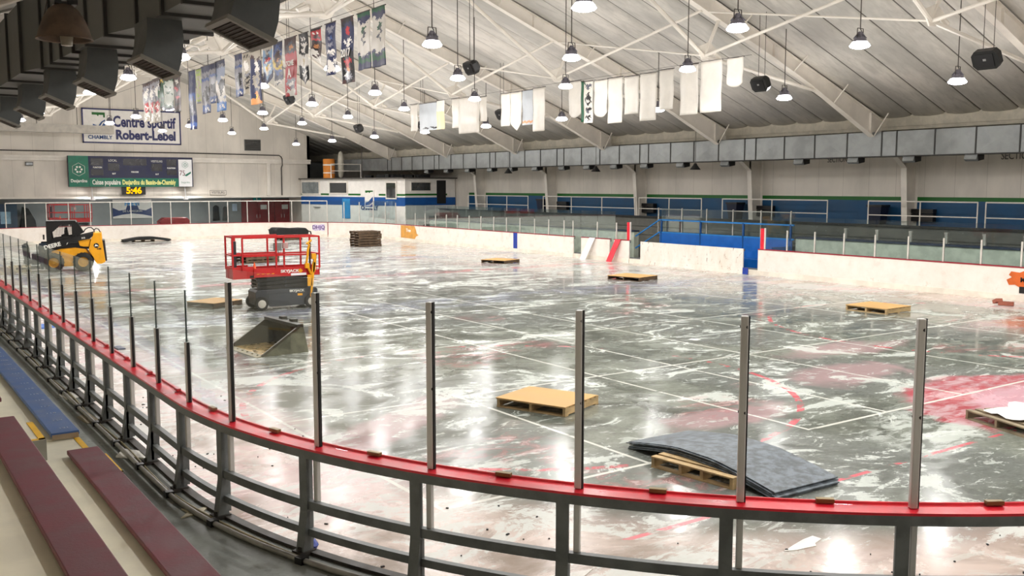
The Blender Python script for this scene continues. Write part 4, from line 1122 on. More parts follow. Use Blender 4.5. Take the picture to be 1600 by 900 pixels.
for i in range(8):
    y = 12.9 + i * 1.35
    m_ = MB(); m_.box((31.0, y, 1.15 + .33), (.08, .1, .66)); m_.box((31.0, y, 1.15 + .68), (.1, .12, .06))
    solo('stand_post', m_, mat('pale post', (170, 168, 160), .5), 'short pale post in the right stand, %s from the right' % ORD[i], 'post', 'short posts of the right stand')
text('wall_lettering', 'SECTION J', .34, (33.86, 24.9, 4.55), FACE_W, mat('grey text', (90, 88, 84), .5), None, sx=.7)
text('wall_lettering', 'SECTION', .38, (33.86, 17.5, 4.52), FACE_W, mat('grey text', (90, 88, 84), .5), None, sx=.75)
for o in bpy.data.objects:
    if o.name == 'wall_lettering': tag(o, 'small grey lettering SECTION J on the right wall under the duct', 'lettering')
    elif o.name == 'wall_lettering.001': tag(o, 'grey lettering SECTION at the right edge of the right wall', 'lettering')
# blue players bench
t = thing('players_bench', 'bright blue players bench enclosure with pipe rails behind the far side boards', 'bench', (30.0, 24.2, 0.1))
m_ = MB(); m_.span((0.25, 0.1, 0), (.33, 7.5, 1.27)); m_.span((-.9, 0.05, 0), (.25, .12, 1.0)); part('back_panel', m_, blue_panel, t)
m_ = MB(); m_.span((-.35, .2, 0), (.15, 7.4, .42)); part('seat', m_, blue_panel, t)
for k in range(4):
    m_ = MB(); m_.box((.28, .15 + k * 2.42, .92), (.07, .07, 1.84)); part('upright', m_, mat('deep blue steel', (0, 70, 130), .4), t)
for z in (1.27, 1.83):
    m_ = MB(); m_.beam((.28, 0, z), (.28, 7.6, z), .07, .06); part('rail', m_, blue_steel, t)
for z in (1.27, 1.83):
    m_ = MB(); m_.beam((.28, 7.55, z), (.05, 8.9, z - .8), .06, .05); part('stair_rail', m_, blue_steel, t)
for k in range(6):
    m_ = MB(); m_.box((.45, .3 + k * 1.5, 1.3 + .5), (.05, .05, 1.15)); part('glass_post', m_, mat('pale post', (170, 168, 160), .5), t)
m_ = MB(); m_.span((-.02 + .45, 0.1, 1.3), (.46, 7.6, 2.34)); part('glass_pane', m_, glass_green, t)

# ------------------------------------------------------------------ FAR BOARDS
def board_piece(s0, s1, label, panelm=None, kick=True, cap=True, group=None):
    x, y, _, _ = perim((s0 + s1) / 2)
    t = thing('rink_board', label, 'rink board', (x, y, 0), 0, group)
    def lo(mb): mb.v = [(p[0] - x, p[1] - y, p[2]) for p in mb.v]; return mb
    part('panel', lo(MB().sweep(run(s0, s1), [(0, .02), (.05, .02), (.05, 1.0), (0, 1.0)])), panelm or boards_white, t, 30)
    if cap: part('cap_rail', lo(MB().sweep(run(s0, s1), [(-.015, 1.0), (.12, 1.0), (.12, 1.035), (-.015, 1.035)])), far_red, t, 30)
    if kick: part('kick_plate', lo(MB().sweep(run(s0, s1), [(-.025, 0), (.06, 0), (.06, .18), (-.012, .18)])), board_kick if panelm is None else boards_stained, t, 30)
    part('back_frame', lo(MB().sweep(run(s0, s1), [(.05, .9), (.11, .9), (.11, .98), (.05, .98)])), steel_frame, t, 30)
    return t, (x, y)
s_farL = S_FARL + AQ * .9
s_join = S_FARC + AQ * .468
bA, oA = board_piece(s_join + .02, s_farL, 'long run of white boards across the far end of the rink')
bB, oB = board_piece(s_y(36.2), s_join, 'white boards round the far right corner, up to the leaning white panel')
bC, oC = board_piece(s_y(33.5), s_y(35.6), 'short white board between the leaning white panel and leaning red panel')
bD, oD = board_piece(s_y(32.15), s_y(33.2), 'narrow white board right of the leaning red panel')
bE, oE = board_piece(s_y(25.45), s_y(31.4), 'rust stained white board in front of the blue players bench', boards_stained, cap=False)
bF, oF = board_piece(s_y(9.0), s_y(24.7), 'long white boards from the players bench to the right edge of the picture')
# low sills in the openings
for i, (a, b) in enumerate(((31.4, 32.15), (24.7, 25.45), (33.2, 33.5), (35.6, 36.2))):
    m_ = MB(); m_.span((X1 + .0, a + .01, 0), (X1 + .12, b - .01, .2)); m_.span((X1 + .06, a + .01, .2), (X1 + .12, b - .01, .26), 1)
    solo('gate_sill', m_, [board_kick, steel_frame], 'low sill closing the %s gap in the far side boards' % (['second widest, left of the stained board', 'widest, right of the stained board', 'thin, behind the leaning red panel', 'thin, behind the leaning white panel'][i]), 'sill')
# leaning panels
def lean(y, ytop, col, col2, lab, w=.36, name='leaning_panel'):
    m_ = MB(); xb, xt = X1 - .32, X1 - .05
    m_.hexa([(xb, y - w / 2, 0.0), (xb, y + w / 2, 0.0), (xb + .03, y + w / 2, .01), (xb + .03, y - w / 2, .01), (xt - .02, ytop - w / 2, 1.02), (xt - .02, ytop + w / 2, 1.02), (xt + .01, ytop + w / 2, 1.03), (xt + .01, ytop - w / 2, 1.03)])
    solo(name, m_, col, lab, 'panel')
lean(35.1, 34.7, bright_white, None, 'narrow white panel leaning against the far side boards', .42)
lean(33.2, 32.85, red_rail, None, 'narrow red panel leaning against the far side boards', .36)
for y, lab in ((32.2, 'red padded post at the left end of the players bench'), (24.5, 'red padded post at the right end of the players bench')):
    t = thing('padded_post', lab, 'post', (X1 + .02, y, 1.03))
    m_ = MB(); m_.span((-.05, -.09, 0), (.05, .07, .80)); part('pad', m_, red_rail, t)
    m_ = MB(); m_.span((-.03, -.13, 0), (.03, -.09, .82)); part('post', m_, white_pl, t)
# vinyl marks on the boards
bl_ = mat('blue line tape', (28, 60, 160), .4)
m_ = MB(); m_.span((X1 - .012, 40.95, .02), (X1 - .002, 41.3, 1.0)); solo('blue_line_strip', m_, bl_, 'blue line strip crossing the far side boards', 'strip')
m_ = MB(); m_.span((X1 - .04, 25.15, 0.0), (X1 - .026, 25.42, .26)); solo('blue_line_strip', m_, bl_, 'short blue block on the kick plate at the gap right of the stained board', 'strip')
m_ = MB(); x_, y_, nx_, ny_ = perim(s_join); m_.span((x_ - .02, y_ - .03, .02), (x_ + .02, y_ + .0, .99)); solo('joint_strip', m_, far_red, 'thin red joint strip in the far corner boards right of the purple sticker', 'strip')
def decal(s0, s1, z0, z1, m, name, lab, shape=None, txt=None, tm=None, ts=.2):
    x, y, nx, ny = perim((s0 + s1) / 2)
    t = thing(name, lab, 'sticker', (x, y, 0))
    w = (s1 - s0); P = shape or [(0, 0), (1, 0), (1, 1), (0, 1)]
    # u runs along increasing s = leftwards in the picture on the right side; mirror so u=0 is picture left
    a = math.atan2(-nx, ny) if False else 0
    tx, ty = ny, -nx                    # direction to picture right
    m_ = MB(); vs = []
    for d in (-.012, -.004):
        for u, v in P:
            xx = (u - .5) * w; zz = z0 + (z1 - z0) * v
            vs.append((tx * xx + nx * d, ty * xx + ny * d, zz))
    n_ = len(P)
    m_.add(vs, [tuple(range(n_)), tuple(range(n_, 2 * n_))] + [(i, (i + 1) % n_, n_ + (i + 1) % n_, n_ + i) for i in range(n_)])
    part('sheet', m_, m, t)
    rz = math.atan2(ty, tx)
    for (body, size, mu, mz, mm) in (txt or []):
        text('lettering', body, size, (tx * (mu - .5) * w + nx * -.02, ty * (mu - .5) * w + ny * -.02, z0 + (z1 - z0) * mz), (R(90), 0, rz), mm, t, bold=.006)
    return t
purple = mat('purple ink', (96, 60, 130), .5)
blob_ = [(.0, .35), (.1, .1), (.3, .0), (.6, .1), (.8, .0), (1, .15), (.95, .6), (1, .9), (.75, 1), (.5, .85), (.25, .95), (.05, .8)]
sc = S_FARC + AQ * .517
dd = decal(sc - .55, sc + .55, .42, .9, mat('lilac sticker', (206, 196, 220), .5), 'board_sticker', 'lilac and purple sticker on the far corner boards', blob_, [('DHJQ', .36, .5, .5, purple)])
orange = mat('orange sticker', (212, 154, 70), .5)
sc = s_y(52.0)
sc = s_y(52.75)
decal(sc - 1.15, sc + 1.15, .2, .98, orange, 'board_sticker', 'tan orange sticker with ragged right edge on the far side boards', [(0, 0), (.8, -.02), (.86, .18), (1.0, .3), (.9, .4), (.86, .7), (.78, 1), (0, 1)], [('Tree', .3, .45, .62, wt)])
sc = s_y(14.35)
decal(sc - .65, sc + .65, .42, .86, mat('orange ink', (206, 98, 34), .5), 'board_sticker', 'orange ragged sticker reading MON at the right edge of the boards', [(.0, .45), (.06, .1), (.2, .15), (.3, 0), (.6, .08), (1, 0), (1, 1.15), (.6, 1.05), (.45, 1.2), (.3, 1.0), (.1, 1.05), (.05, .8), (.12, .65)],
      [('MONT', .2, .55, .5, black_m)])
m_ = MB(); m_.span((X1 - .02, 13.9, .24), (X1 - .006, 14.6, .44)); solo('board_sticker', m_, black_m, 'black strip with number under the orange sticker at the right edge', 'sticker')
text('board_lettering', '00', .17, (X1 - .03, 14.3, .34), FACE_W, wt, None, bold=.006)
tag(bpy.data.objects['board_lettering'], 'white digits on the black strip under the orange sticker', 'lettering')

# far glass and posts
gpost_w = mat('pale glass post', (206, 202, 194), .45)
def glass_run(bt, org, slist, ztop_post, ztop, zb, posts=True, pm=None, where='', gmat=None, w=.05, thick=.012, top_rail=False):
    for i, s in enumerate(slist):
        x, y, nx, ny = perim(s)
        m_ = MB(); c = (x + nx * .07 - org[0], y + ny * .07 - org[1])
        m_.box((c[0], c[1], (zb + ztop_post) / 2), (w, w, ztop_post - zb), rz=math.atan2(ny, nx))
        part('glass_post', m_, pm or gpost_w, bt)
def panes(slist, ztop, zb, where, gmat, off=.07, thick=.012, edge=False):
    prev = None
    for i, (a, b) in enumerate(zip(slist, slist[1:])):
        x, y, _, _ = perim((a + b) / 2)
        m_ = MB().sweep(run(a + .02, b - .02, .4), [(off - thick / 2, zb), (off + thick / 2, zb), (off + thick / 2, ztop), (off - thick / 2, ztop)])
        o = solo('glass_pane', m_, gmat, where % ORD[i], 'glass pane', where.replace('%s ', '').strip())
        if edge:
            for sgn_, ss in ((1, a + .02), (-1, b - .02)):
                e = MB(); x, y, nx, ny = perim(ss)
                e.box((x + nx * off, y + ny * off, (zb + ztop) / 2), (.016, .012, ztop - zb), rz=math.atan2(ny, nx))
                eo = e.make('pane_edge', glass_edge, loc=tuple(o.location)); eo.parent = o; eo.location = (0, 0, 0)
                if ss != b: pass
s1 = [s_y(9.62 + 1.25 * k) for k in range(13)]
glass_run(bF, oF, s1, 1.79, 2.3, 1.035)
panes(s1, 2.3, 1.035, 'glass pane on the right stretch of far side boards, %s from the right', glass_green)
s2 = [s_y(v) for v in (33.18, 34.46)]
glass_run(bD, oD, [s_y(33.1)], 1.79, 2.3, 1.035)
glass_run(bC, oC, [s_y(34.46)], 1.79, 2.3, 1.035)
s3 = [s_y(v) for v in (35.71, 37.01, 38.27, 39.48, 40.79, 42.04, 43.28, 44.57, 45.8, 47.1, 48.33, 49.6, 50.85, 52.1, 53.4)]
glass_run(bB, oB, [max(q, s_y(36.3)) for q in s3], 1.79, 2.3, 1.035)
panes([s_y(33.18), s_y(34.46)] + s3, 2.3, 1.035, 'glass pane left of the players bench on the far side boards, %s from the right', glass_green)
s4 = [S_FARC + .06 + AQ * .465 * k / 5 for k in range(6)]
glass_run(bB, oB, s4[:-1], 2.4, 2.5, 1.035)
panes(s4, 2.5, 1.035, 'glass pane at the far right corner, %s from the right', glass_green)
def s_end(x):   # s on the far end for x (straight part or corners)
    best = min(((abs(perim(S_FARC + k * .02)[0] - x), S_FARC + k * .02) for k in range(int((2 * AQ + LX) / .02)) ), key=lambda q: q[0])
    return best[1]
s5 = [s_end(x) for x in (23.32, 21.97, 20.7, 19.46, 18.21, 16.98, 15.82, 14.53, 13.31, 12.12, 10.88, 9.63, 8.45, 7.37)]
s5 = sorted([s_join + .05, s_join + 1.28, s_join + 2.5] + s5)
glass_run(bA, oA, s5, 2.46, 2.46, 1.035, w=.045)
panes(s5, 2.44, 1.035, 'tall glass pane on the far end boards, %s from the right', glassmat('far end glass', (.92, .95, .95, 1), .3, .015))
m_ = MB().sweep(run(s5[0], s5[-1]), [(.05, 2.44), (.09, 2.44), (.09, 2.5), (.05, 2.5)]); m_.v = [(p[0] - oA[0], p[1] - oA[1], p[2]) for p in m_.v]
part('top_rail', m_, gpost_w, bA)

# ------------------------------------------------------------------ NEAR DASHER FRAME
perim_far, run_far = perim, run
def perim(s):
    x, y, nx, ny = perim_far(s)
    return x - nx * .06, y - ny * .06, nx, ny
def run(s0, s1, step=.3):
    n = max(1, int(math.ceil((s1 - s0) / step)))
    return [perim(s0 + (s1 - s0) * i / n) for i in range(n + 1)]
SP = [.24, 1.36, 2.76, 4.04, 5.34, 6.57, 7.81, 9.05, 10.3, 11.55, 12.8]
SPL = [.24 - 1.24 * k for k in range(0, 20)][::-1]
ALL = SPL[:-1] + SP
x, y = 4.5, 5.5
t = thing('dasher_frame', 'stripped grey steel board frame with red cap rail curving through the foreground', 'rink board frame', (x, y, 0))
NEAR = t
def lo(mb): mb.v = [(p[0] - x, p[1] - y, p[2]) for p in mb.v]; return mb
sA, sB = SPL[0] - .3, 13.6
rr_ = run(sA, sB, .2)
o_ = part('cap_rail', lo(MB().sweep(rr_, [(-.03, 1.085), (-.03, 1.115), (-.005, 1.118), (.0, 1.10), (.17, 1.095), (.17, 1.075), (.0, 1.075)])), red_rail, t, 30)
part('top_channel', lo(MB().sweep(rr_, [(.02, 1.0), (.17, 1.0), (.17, 1.075), (.02, 1.075)])), steel_frame, t, 30)
part('mid_rail', lo(MB().sweep(rr_, [(.09, .52), (.15, .52), (.15, .60), (.09, .60)])), steel_frame, t, 30)
part('low_rail', lo(MB().sweep(rr_, [(.09, .27), (.15, .27), (.15, .34), (.09, .34)])), steel_frame, t, 30)
part('base_channel', lo(MB().sweep(rr_, [(.07, .02), (.16, .02), (.16, .13), (.07, .13)])), mat('dark base steel', (56, 52, 48), .6, var=.3, vs=6), t, 30)
for i, s in enumerate(ALL):
    X_, Y_, nx, ny = perim(s - .1)
    a = math.atan2(ny, nx)
    tx, ty = -ny, nx
    m_ = MB()
    m_.box((X_ + nx * .15, Y_ + ny * .15, .58), (.03, .10, .86), rz=a)
    m_.box((X_ + nx * .10, Y_ + ny * .10, .58), (.09, .014, .86), rz=a)
    m_.hexa([(X_ + nx * .10 - tx * .05, Y_ + ny * .10 - ty * .05, .14), (X_ + nx * .22 - tx * .05, Y_ + ny * .22 - ty * .05, .14), (X_ + nx * .22 + tx * .05, Y_ + ny * .22 + ty * .05, .14), (X_ + nx * .10 + tx * .05, Y_ + ny * .10 + ty * .05, .14),
             (X_ + nx * .10 - tx * .05, Y_ + ny * .10 - ty * .05, .5), (X_ + nx * .165 - tx * .05, Y_ + ny * .165 - ty * .05, .5), (X_ + nx * .165 + tx * .05, Y_ + ny * .165 + ty * .05, .5), (X_ + nx * .10 + tx * .05, Y_ + ny * .10 + ty * .05, .5)])
    part('upright', lo(m_), steel_frame, t)
    m_ = MB(); m_.box((X_ + nx * .17, Y_ + ny * .17, .12), (.16, .15, .04), rz=a); m_.lathe([(0, .0), (.022, 0), (.022, .04), (0, .04)], (X_ + nx * .22, Y_ + ny * .22, .135), n=8)
    part('foot_plate', lo(m_), mat('dark base steel', (56, 52, 48), .6, var=.3, vs=6), t)
    X_, Y_, nx, ny = perim(s); a = math.atan2(ny, nx)
    tall = s > 1.0
    zt = 2.5 if tall else 1.76
    m_ = MB()
    m_.box((X_ + nx * .06, Y_ + ny * .06, (1.1 + zt) / 2), (.055, .055, zt - 1.1), rz=a)
    m_.box((X_ + nx * .085, Y_ + ny * .085, (.56 + 1.08) / 2), (.05, .05, .52), rz=a)
    gp = part('glass_post', lo(m_), alu, t); bevel(gp, .008, 2)
    m_ = MB(); tx, ty = -ny, nx
    m_.box((X_ + nx * .06 + tx * .032, Y_ + ny * .06 + ty * .032, (1.1 + zt) / 2), (.03, .012, zt - 1.1), rz=a)
    part('gasket', lo(m_), gasket, gp)
    if tall:
        m_ = MB()
        for q in (.09, .8): 
            m_.lathe([(0, -.034), (.014, -.034), (.014, .034), (0, .034)], (X_ + nx * .06, Y_ + ny * .06, zt - q * .9), n=8, axis='y')
        part('bolt', lo(m_), black_m, gp)
mids = [(a + b) / 2 for a, b in zip(ALL, ALL[1:])]
brass = mat('dull brass clip', (128, 108, 66), .4, metal=.6)
for s in mids:
    X_, Y_, nx, ny = perim(s); a = math.atan2(ny, nx)
    m_ = MB(); m_.box((X_ + nx * .01, Y_ + ny * .01, 1.125), (.045, .13, .03), rz=a)
    part('glass_clip', lo(m_), brass if s > 0 else red_m, t)
# near glass
tallS = [s for s in ALL if s > 1.2]
panes(tallS, 2.63, 1.115, 'tall clear glass pane in the foreground frame, %s from the left', glass_clear, off=.06)
a, b = .255, 1.345
m_ = MB().sweep(run(a, b, .4), [(.054, 1.115), (.066, 1.115), (.066, 2.63), (.054, 2.63)])
o = solo('glass_pane', m_, glass_near, 'tallest greenish glass pane, between the last short post and the first tall post', 'glass pane')
shortS = SPL[::-1]
for i, (b, a) in enumerate(zip(shortS, shortS[1:])):
    m_ = MB().sweep(run(a + .015, b - .015, .4), [(.054, 1.115), (.066, 1.115), (.066, 2.33), (.054, 2.33)])
    o = solo('glass_pane', m_, glass_near, 'greenish glass pane over the short posts on the left, %s from the camera' % ORD[i], 'glass pane', 'greenish panes over the short posts')
    for ss in (b - .015,):
        e = MB(); X_, Y_, nx, ny = perim(ss); e.box((X_ + nx * .06, Y_ + ny * .06, 1.72), (.016, .014, 1.215), rz=math.atan2(ny, nx))
        eo = e.make('pane_edge', glass_edge, loc=tuple(o.location)); eo.parent = o; eo.location = o.location; eo.matrix_parent_inverse = Matrix.Translation(-o.location)
# hoses and conduit along the foot of the frame
pale = mat('pale hose', (170, 160, 128), .5, var=.2, vs=5)
grp = mat('grey pipe', (150, 148, 142), .45, metal=.3, var=.2)
for k, (off, z, r, m, lab) in enumerate(((.33, .128, .027, grp, 'grey steel pipe lying along the outer foot of the foreground frame'), (.27, .115, .014, pale, 'thin cream hose lying along the foot of the foreground frame'))):
    m_ = MB(); pts_ = []
    for i in range(90):
        s = sA + (sB - sA) * i / 89; a = perim(s); w = .02 * math.sin(i * .7) if k else 0
        pts_.append((a[0] + a[2] * (off + w), a[1] + a[3] * (off + w), z))
    m_.path(pts_, r, 8); hp = solo('floor_pipe', m_, m, lab, 'pipe', smooth=50)
    if k == 0:
        for s in ALL:
            c = MB(); a = perim(s + .05); c.box((a[0] + a[2] * off, a[1] + a[3] * off, z), (.09, .09, .07), rz=math.atan2(a[3], a[2]))
            co_ = c.make('pipe_clamp', black_m); co_.parent = hp; co_.matrix_parent_inverse = Matrix.Translation(-hp.location)

# ------------------------------------------------------------------ LEFT STANDS
def tier_end(x0, x1, z, ya, yb, nm, lab):
    m_ = MB(); m_.span((x0, ya, .1), (x1, yb, z)); return solo(nm, m_, conc_cream, lab, 'concrete tier')
YE = 10.38; YB = 11.22
tier_end(1.15, 1.92, .682, -2, YE, 'concrete_tier', 'lowest cream concrete tier under the first maroon bench')
tier_end(.38, 1.15, 1.132, -2, YE, 'concrete_tier', 'second cream concrete tier under the longer maroon bench')
tier_end(-.4, .38, 1.582, -2, YE, 'concrete_tier', 'third cream concrete tier at the lower left corner')
tier_end(-2.18, -.4, 1.582, -2, YE, 'concrete_tier', 'rear concrete tier behind the camera')
tier_end(1.15, 1.9, .682, YB, 40, 'concrete_tier', 'cream concrete tier under the blue bench')
tier_end(.38, 1.15, 1.132, YB, 40, 'concrete_tier', 'second cream tier beyond the steps at the left edge')
tier_end(-2.18, .38, 1.582, YB, 40, 'concrete_tier', 'upper cream tier beyond the steps, mostly out of view')
# steps in the aisle
t = thing('stand_steps', 'cream concrete steps with yellow edges between the maroon and blue benches', 'steps', (1.5, 10.9, .1))
for nm, x0, x1, z in (('step', 1.93, 2.2, .33), ('step', 1.47, 1.93, .56), ('step', .7, 1.47, .80), ('step', .38, .7, 1.02), ('step', -2.15, .38, 1.48)):
    m_ = MB(); m_.span((x0 - 1.5, YE - 10.9, 0), (x1 - 1.5, YB - 10.9, z)); sp_ = part(nm, m_, conc_cream, t)
    m_ = MB(); m_.span((x1 - 1.56, YE - 10.9, z), (x1 - 1.5, YB - 10.9, z + .006)); m_.span((x0 - 1.5, YE - 10.9, z), (x1 - 1.5, YE - 10.85, z + .006)); part('yellow_edge', m_, yellow_edge, sp_)
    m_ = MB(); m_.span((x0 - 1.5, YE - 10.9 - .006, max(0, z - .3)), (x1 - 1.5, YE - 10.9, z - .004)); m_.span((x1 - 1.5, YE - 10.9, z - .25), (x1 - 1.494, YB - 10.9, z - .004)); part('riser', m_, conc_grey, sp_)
m_ = MB(); m_.span((1.96, 8.9, .1), (2.16, YE - .02, .3)); m_.span((2.1, 9.3, .3), (2.16, YE - .02, .306), 1)
solo('curb_block', m_, [walk_floor, yellow_edge], 'low grey block with yellow edge stripe in front of the first maroon bench', 'block')
def bench(x0, x1, z, ya, yb, m, lab, nums=False):
    t = thing('bench', lab, 'bench', ((x0 + x1) / 2, (ya + yb) / 2, z - .06))
    w = (x1 - x0) / 2; L_ = (yb - ya) / 2
    m_ = MB(); m_.span((-w, -L_, .02), (w, L_, .065)); bevel(part('seat', m_, m, t), .008, 2)
    m_ = MB(); m_.span((-w + .03, -L_ + .02, -.0), (w - .03, L_ - .02, .02)); part('support', m_, black_m, t)
    if nums:
        m_ = MB(); m_.span((-w + .01, -L_ - .006, -.01), (w - .01, -L_, .045)); part('end_board', m_, mat('worn end grain', (160, 140, 116), .7), t)
        for k in range(16):
            text('lettering', str(120 - k) if k else '121', .075, (.02, -L_ + .2 + k * .42, .067), (0, 0, R(-90) + R(90)), bm_['L'], t, ext=.001)
    return t
bench(1.66, 1.96, .745, -2, 10.39, maroon, 'maroon painted bench nearest the rink in the left stand')
bench(.90, 1.19, 1.195, -2, 10.29, maroon, 'longer maroon painted bench on the second tier at the left')
bench(.12, .42, 1.645, -2, 10.2, maroon, 'maroon bench showing only a sliver in the lower left corner')
bench(1.64, 1.93, .745, 11.2, 39, blue_bench, 'blue numbered bench beyond the steps of the left stand', True)
bench(.90, 1.19, 1.195, 11.25, 39, maroon, 'maroon bench beyond the steps, cut by the left edge')
# litter on the walkway
def sheet(P, z, m, lab, name='paper_scrap', cat='paper scrap', th=.006, fold=0):
    m_ = MB(); m_.prism(P, 'z', z, z + th)
    return solo(name, m_, m, lab, cat)
def star(cx, cy, r, a0, n_=4):
    P = []
    for k in range(n_ * 2):
        q = r if k % 2 == 0 else r * .38
        P.append((cx + q * math.cos(a0 + k * math.pi / n_), cy + q * math.sin(a0 + k * math.pi / n_)))
    return P
sheet(star(2.72, 9.62, .2, .5), .102, mat('cream plastic scrap', (196, 188, 160), .5), 'cream cross-shaped plastic scrap on the walkway beside the frame foot', 'plastic_scrap', 'scrap', .012)
sheet([(2.78, 11.9), (2.92, 12.1), (2.66, 12.5), (2.5, 12.2)], .102, paper_w, 'white paper scrap on the walkway near the end of the blue bench', th=.02)
sheet([(2.55, 14.2), (2.75, 14.25), (2.7, 14.9), (2.5, 14.7)], .102, mat('cardboard scrap', (150, 140, 118), .7), 'brown card piece on the walkway beside the blue bench')
sheet([(2.6, 16.0), (2.8, 16.1), (2.75, 16.7), (2.55, 16.5)], .102, paper_w, 'small white scrap farther up the left walkway')
m_ = MB(); m_.lathe([(0, 0), (.05, .01), (.07, .05), (.04, .1), (0, .11)], (3.3, 8.0, .1), n=10); solo('blue_plug', m_, bl_, 'small blue plug on the pipe at the frame foot', 'plug', smooth=50)

# ------------------------------------------------------------------ PALLETS
def pallet_parts(t, W_, L_, z0, m, hh=.14, ns=3):
    """W_ along local x, L_ along local y; stringers run along x, boards along y"""
    ys_ = [-L_ / 2 + .025, 0, L_ / 2 - .025] if ns == 3 else [-L_ / 2 + .025, -L_ * .13, L_ * .13, L_ / 2 - .025]
    for yy in ys_:
        m_ = MB(); m_.span((-W_ / 2 + .003, yy - .022, z0 + .018), (W_ / 2 - .003, yy + .022, z0 + hh - .018)); part('stringer', m_, m, t)
    for k in range(7):
        xx = -W_ / 2 + .05 + k * (W_ - .1) / 6; e = random.uniform(-.01, .012)
        m_ = MB(); m_.span((xx - .05, -L_ / 2 - e, z0 + hh - .018), (xx + .05, L_ / 2 + e, z0 + hh)); part('deck_board', m_, m, t)
    for k in range(3):
        xx = -W_ / 2 + .05 + k * (W_ - .1) / 2
        m_ = MB(); m_.span((xx - .05, -L_ / 2, z0), (xx + .05, L_ / 2, z0 + .018)); part('bottom_board', m_, m, t)
def pallet(cx, cy, rz, W_, L_, lab, m, z=0, grp=None, ns=3):
    t = thing('pallet', lab, 'pallet', (cx, cy, z), rz, grp); pallet_parts(t, W_, L_, 0, m, ns=ns); return t
def card(cx, cy, rz, W_, L_, z, lab, m=None, dx=0, dy=0, nm='cardboard_sheet', th=.012):
    m_ = MB(); M = Matrix.Rotation(rz, 3, 'Z')
    P = []
    for h in (0, th):
        for a, b in ((-W_ / 2, -L_ / 2), (W_ / 2, -L_ / 2), (W_ / 2, L_ / 2), (-W_ / 2, L_ / 2)):
            q = M @ Vector((a + dx, b + dy, 0)); P.append((q.x + cx, q.y + cy, z + h))
    m_.hexa(P); return solo(nm, m_, m or cardboard, lab, 'sheet')
pal = [(8.86, 11.75, R(22), 1.06, 1.24, 'under the tan sheet in the middle foreground of the rink', wood),
       (23.75, 26.3, R(14), 1.2, 1.42, 'under a tan sheet near the stained far board', wood_dark),
       (23.35, 15.7, R(2), 1.2, 1.25, 'under a tan sheet at the right of the rink', wood),
       (8.5, 27.35, R(27), 1.12, 1.05, 'under a tan sheet left of the scissor lift', wood_dark),
       (24.1, 35.6, R(22), 1.2, 1.3, 'under a tan sheet in the far middle of the rink', wood_dark),
       (23.2, 58.8, R(8), 1.3, 1.2, 'under the black heap at the far boards', wood_dark)]
for i, (cx, cy, rz, W_, L_, w_, m) in enumerate(pal):
    pallet(cx, cy, rz, W_, L_, ('light' if m is wood else 'dark') + ' wooden pallet ' + w_, m)
    if i < 5: card(cx, cy, rz, W_ - (.06 if i == 0 else -.02), L_ + .02, .142, 'flat tan cardboard sheet on the pallet ' + w_.replace('under the tan sheet ', '').replace('under a tan sheet ', ''), dx=-.05 if i == 0 else 0)
for k in range(6):
    pallet(24.35 + random.uniform(-.04, .04), 49.9 + random.uniform(-.03, .03), random.uniform(-.03, .03), 1.45, 1.15,
           'dark wooden pallet in the stack by the far boards, %s from the bottom' % ORD[k], wood_dark, z=.15 * k, grp='stacked dark pallets')
for k in range(2):
    pallet(15.1, 42.2, R(5), 1.6, 1.3, 'weathered pallet behind the scissor lift, %s of the two' % ('lower' if k == 0 else 'upper'), wood_dark, z=.15 * k)
for k in range(3):
    card(15.05, 42.2, R(5), 1.75 - .05 * k, 1.3, .302 + .04 * k, 'black rubber sheet on the pallets behind the scissor lift, %s of three' % ('lowest middle topmost'.split()[k]), black_rub, nm='rubber_sheet', th=.035)
# sagging mats over a pallet (far left)
def mats(cx, cy, rz, W_, L_, zmid, n_, lab, m, grp=None, droop=.5, sl=.0, th=.018):
    for k in range(n_):
        m_ = MB(); N = 24; vs = []
        ox, oy = random.uniform(-.03, .03), random.uniform(-.08, .08)
        for h in (0, th - .003):
            for i in range(N + 1):
                v = i / N * 2 - 1
                z = max(0.004, zmid * max(0, 1 - max(0, abs(v) - .25) / .75) ** 1.0) if True else 0
                z = zmid * (1 - max(0.0, (abs(v) - .22) / .78) ** 1.25)
                for j in (0, 1):
                    vs.append(((j - .5) * W_ + ox, v * L_ / 2 + oy, max(z, 0) + .004 + k * th + h))
        o2 = (N + 1) * 2
        fs = []
        for i in range(N):
            a = i * 2
            fs += [(a, a + 1, a + 3, a + 2), (o2 + a, o2 + a + 2, o2 + a + 3, o2 + a + 1), (a, a + 2, o2 + a + 2, o2 + a), (a + 1, o2 + a + 1, o2 + a + 3, a + 3)]
        fs += [(0, o2, o2 + 1, 1), (N * 2, N * 2 + 1, o2 + N * 2 + 1, o2 + N * 2)]
        M = Matrix.Rotation(rz, 3, 'Z')
        vs = [tuple(M @ Vector(p) + Vector((cx, cy, 0))) for p in vs]
        m_.add(vs, fs)
        o = m_.make('rubber_mat', m, 30, loc=(cx, cy, 0)); tag(o, lab % ORD[k], 'mat', grp)
pallet(8.47, 7.83, R(7), 1.0, 1.2, 'light wooden pallet under the slate rubber mats in the foreground', wood, ns=4)
mats(8.72, 7.92, R(-2), 1.06, 2.5, .145, 6, 'slate grey rubber mat draped over the foreground pallet, %s from the bottom', mat_blue, 'slate mats over the foreground pallet', th=.014)
m_ = MB(); m_.box((9.42, 7.35, .03), (.05, .55, .04), rz=R(-8)); solo('yellow_straightedge', m_, yellow_m, 'yellow bar lying along the far edge of the slate mats', 'bar')
pallet(14.9, 62.0, R(88), 1.0, 1.2, 'dark wooden pallet under the black mats at the far end boards', wood_dark)
mats(15.1, 62.0, R(88), .9, 2.8, .16, 3, 'black rubber mat sagging over the pallet at the far end boards, %s from the bottom', black_rub, 'black mats at the far end', th=.05)
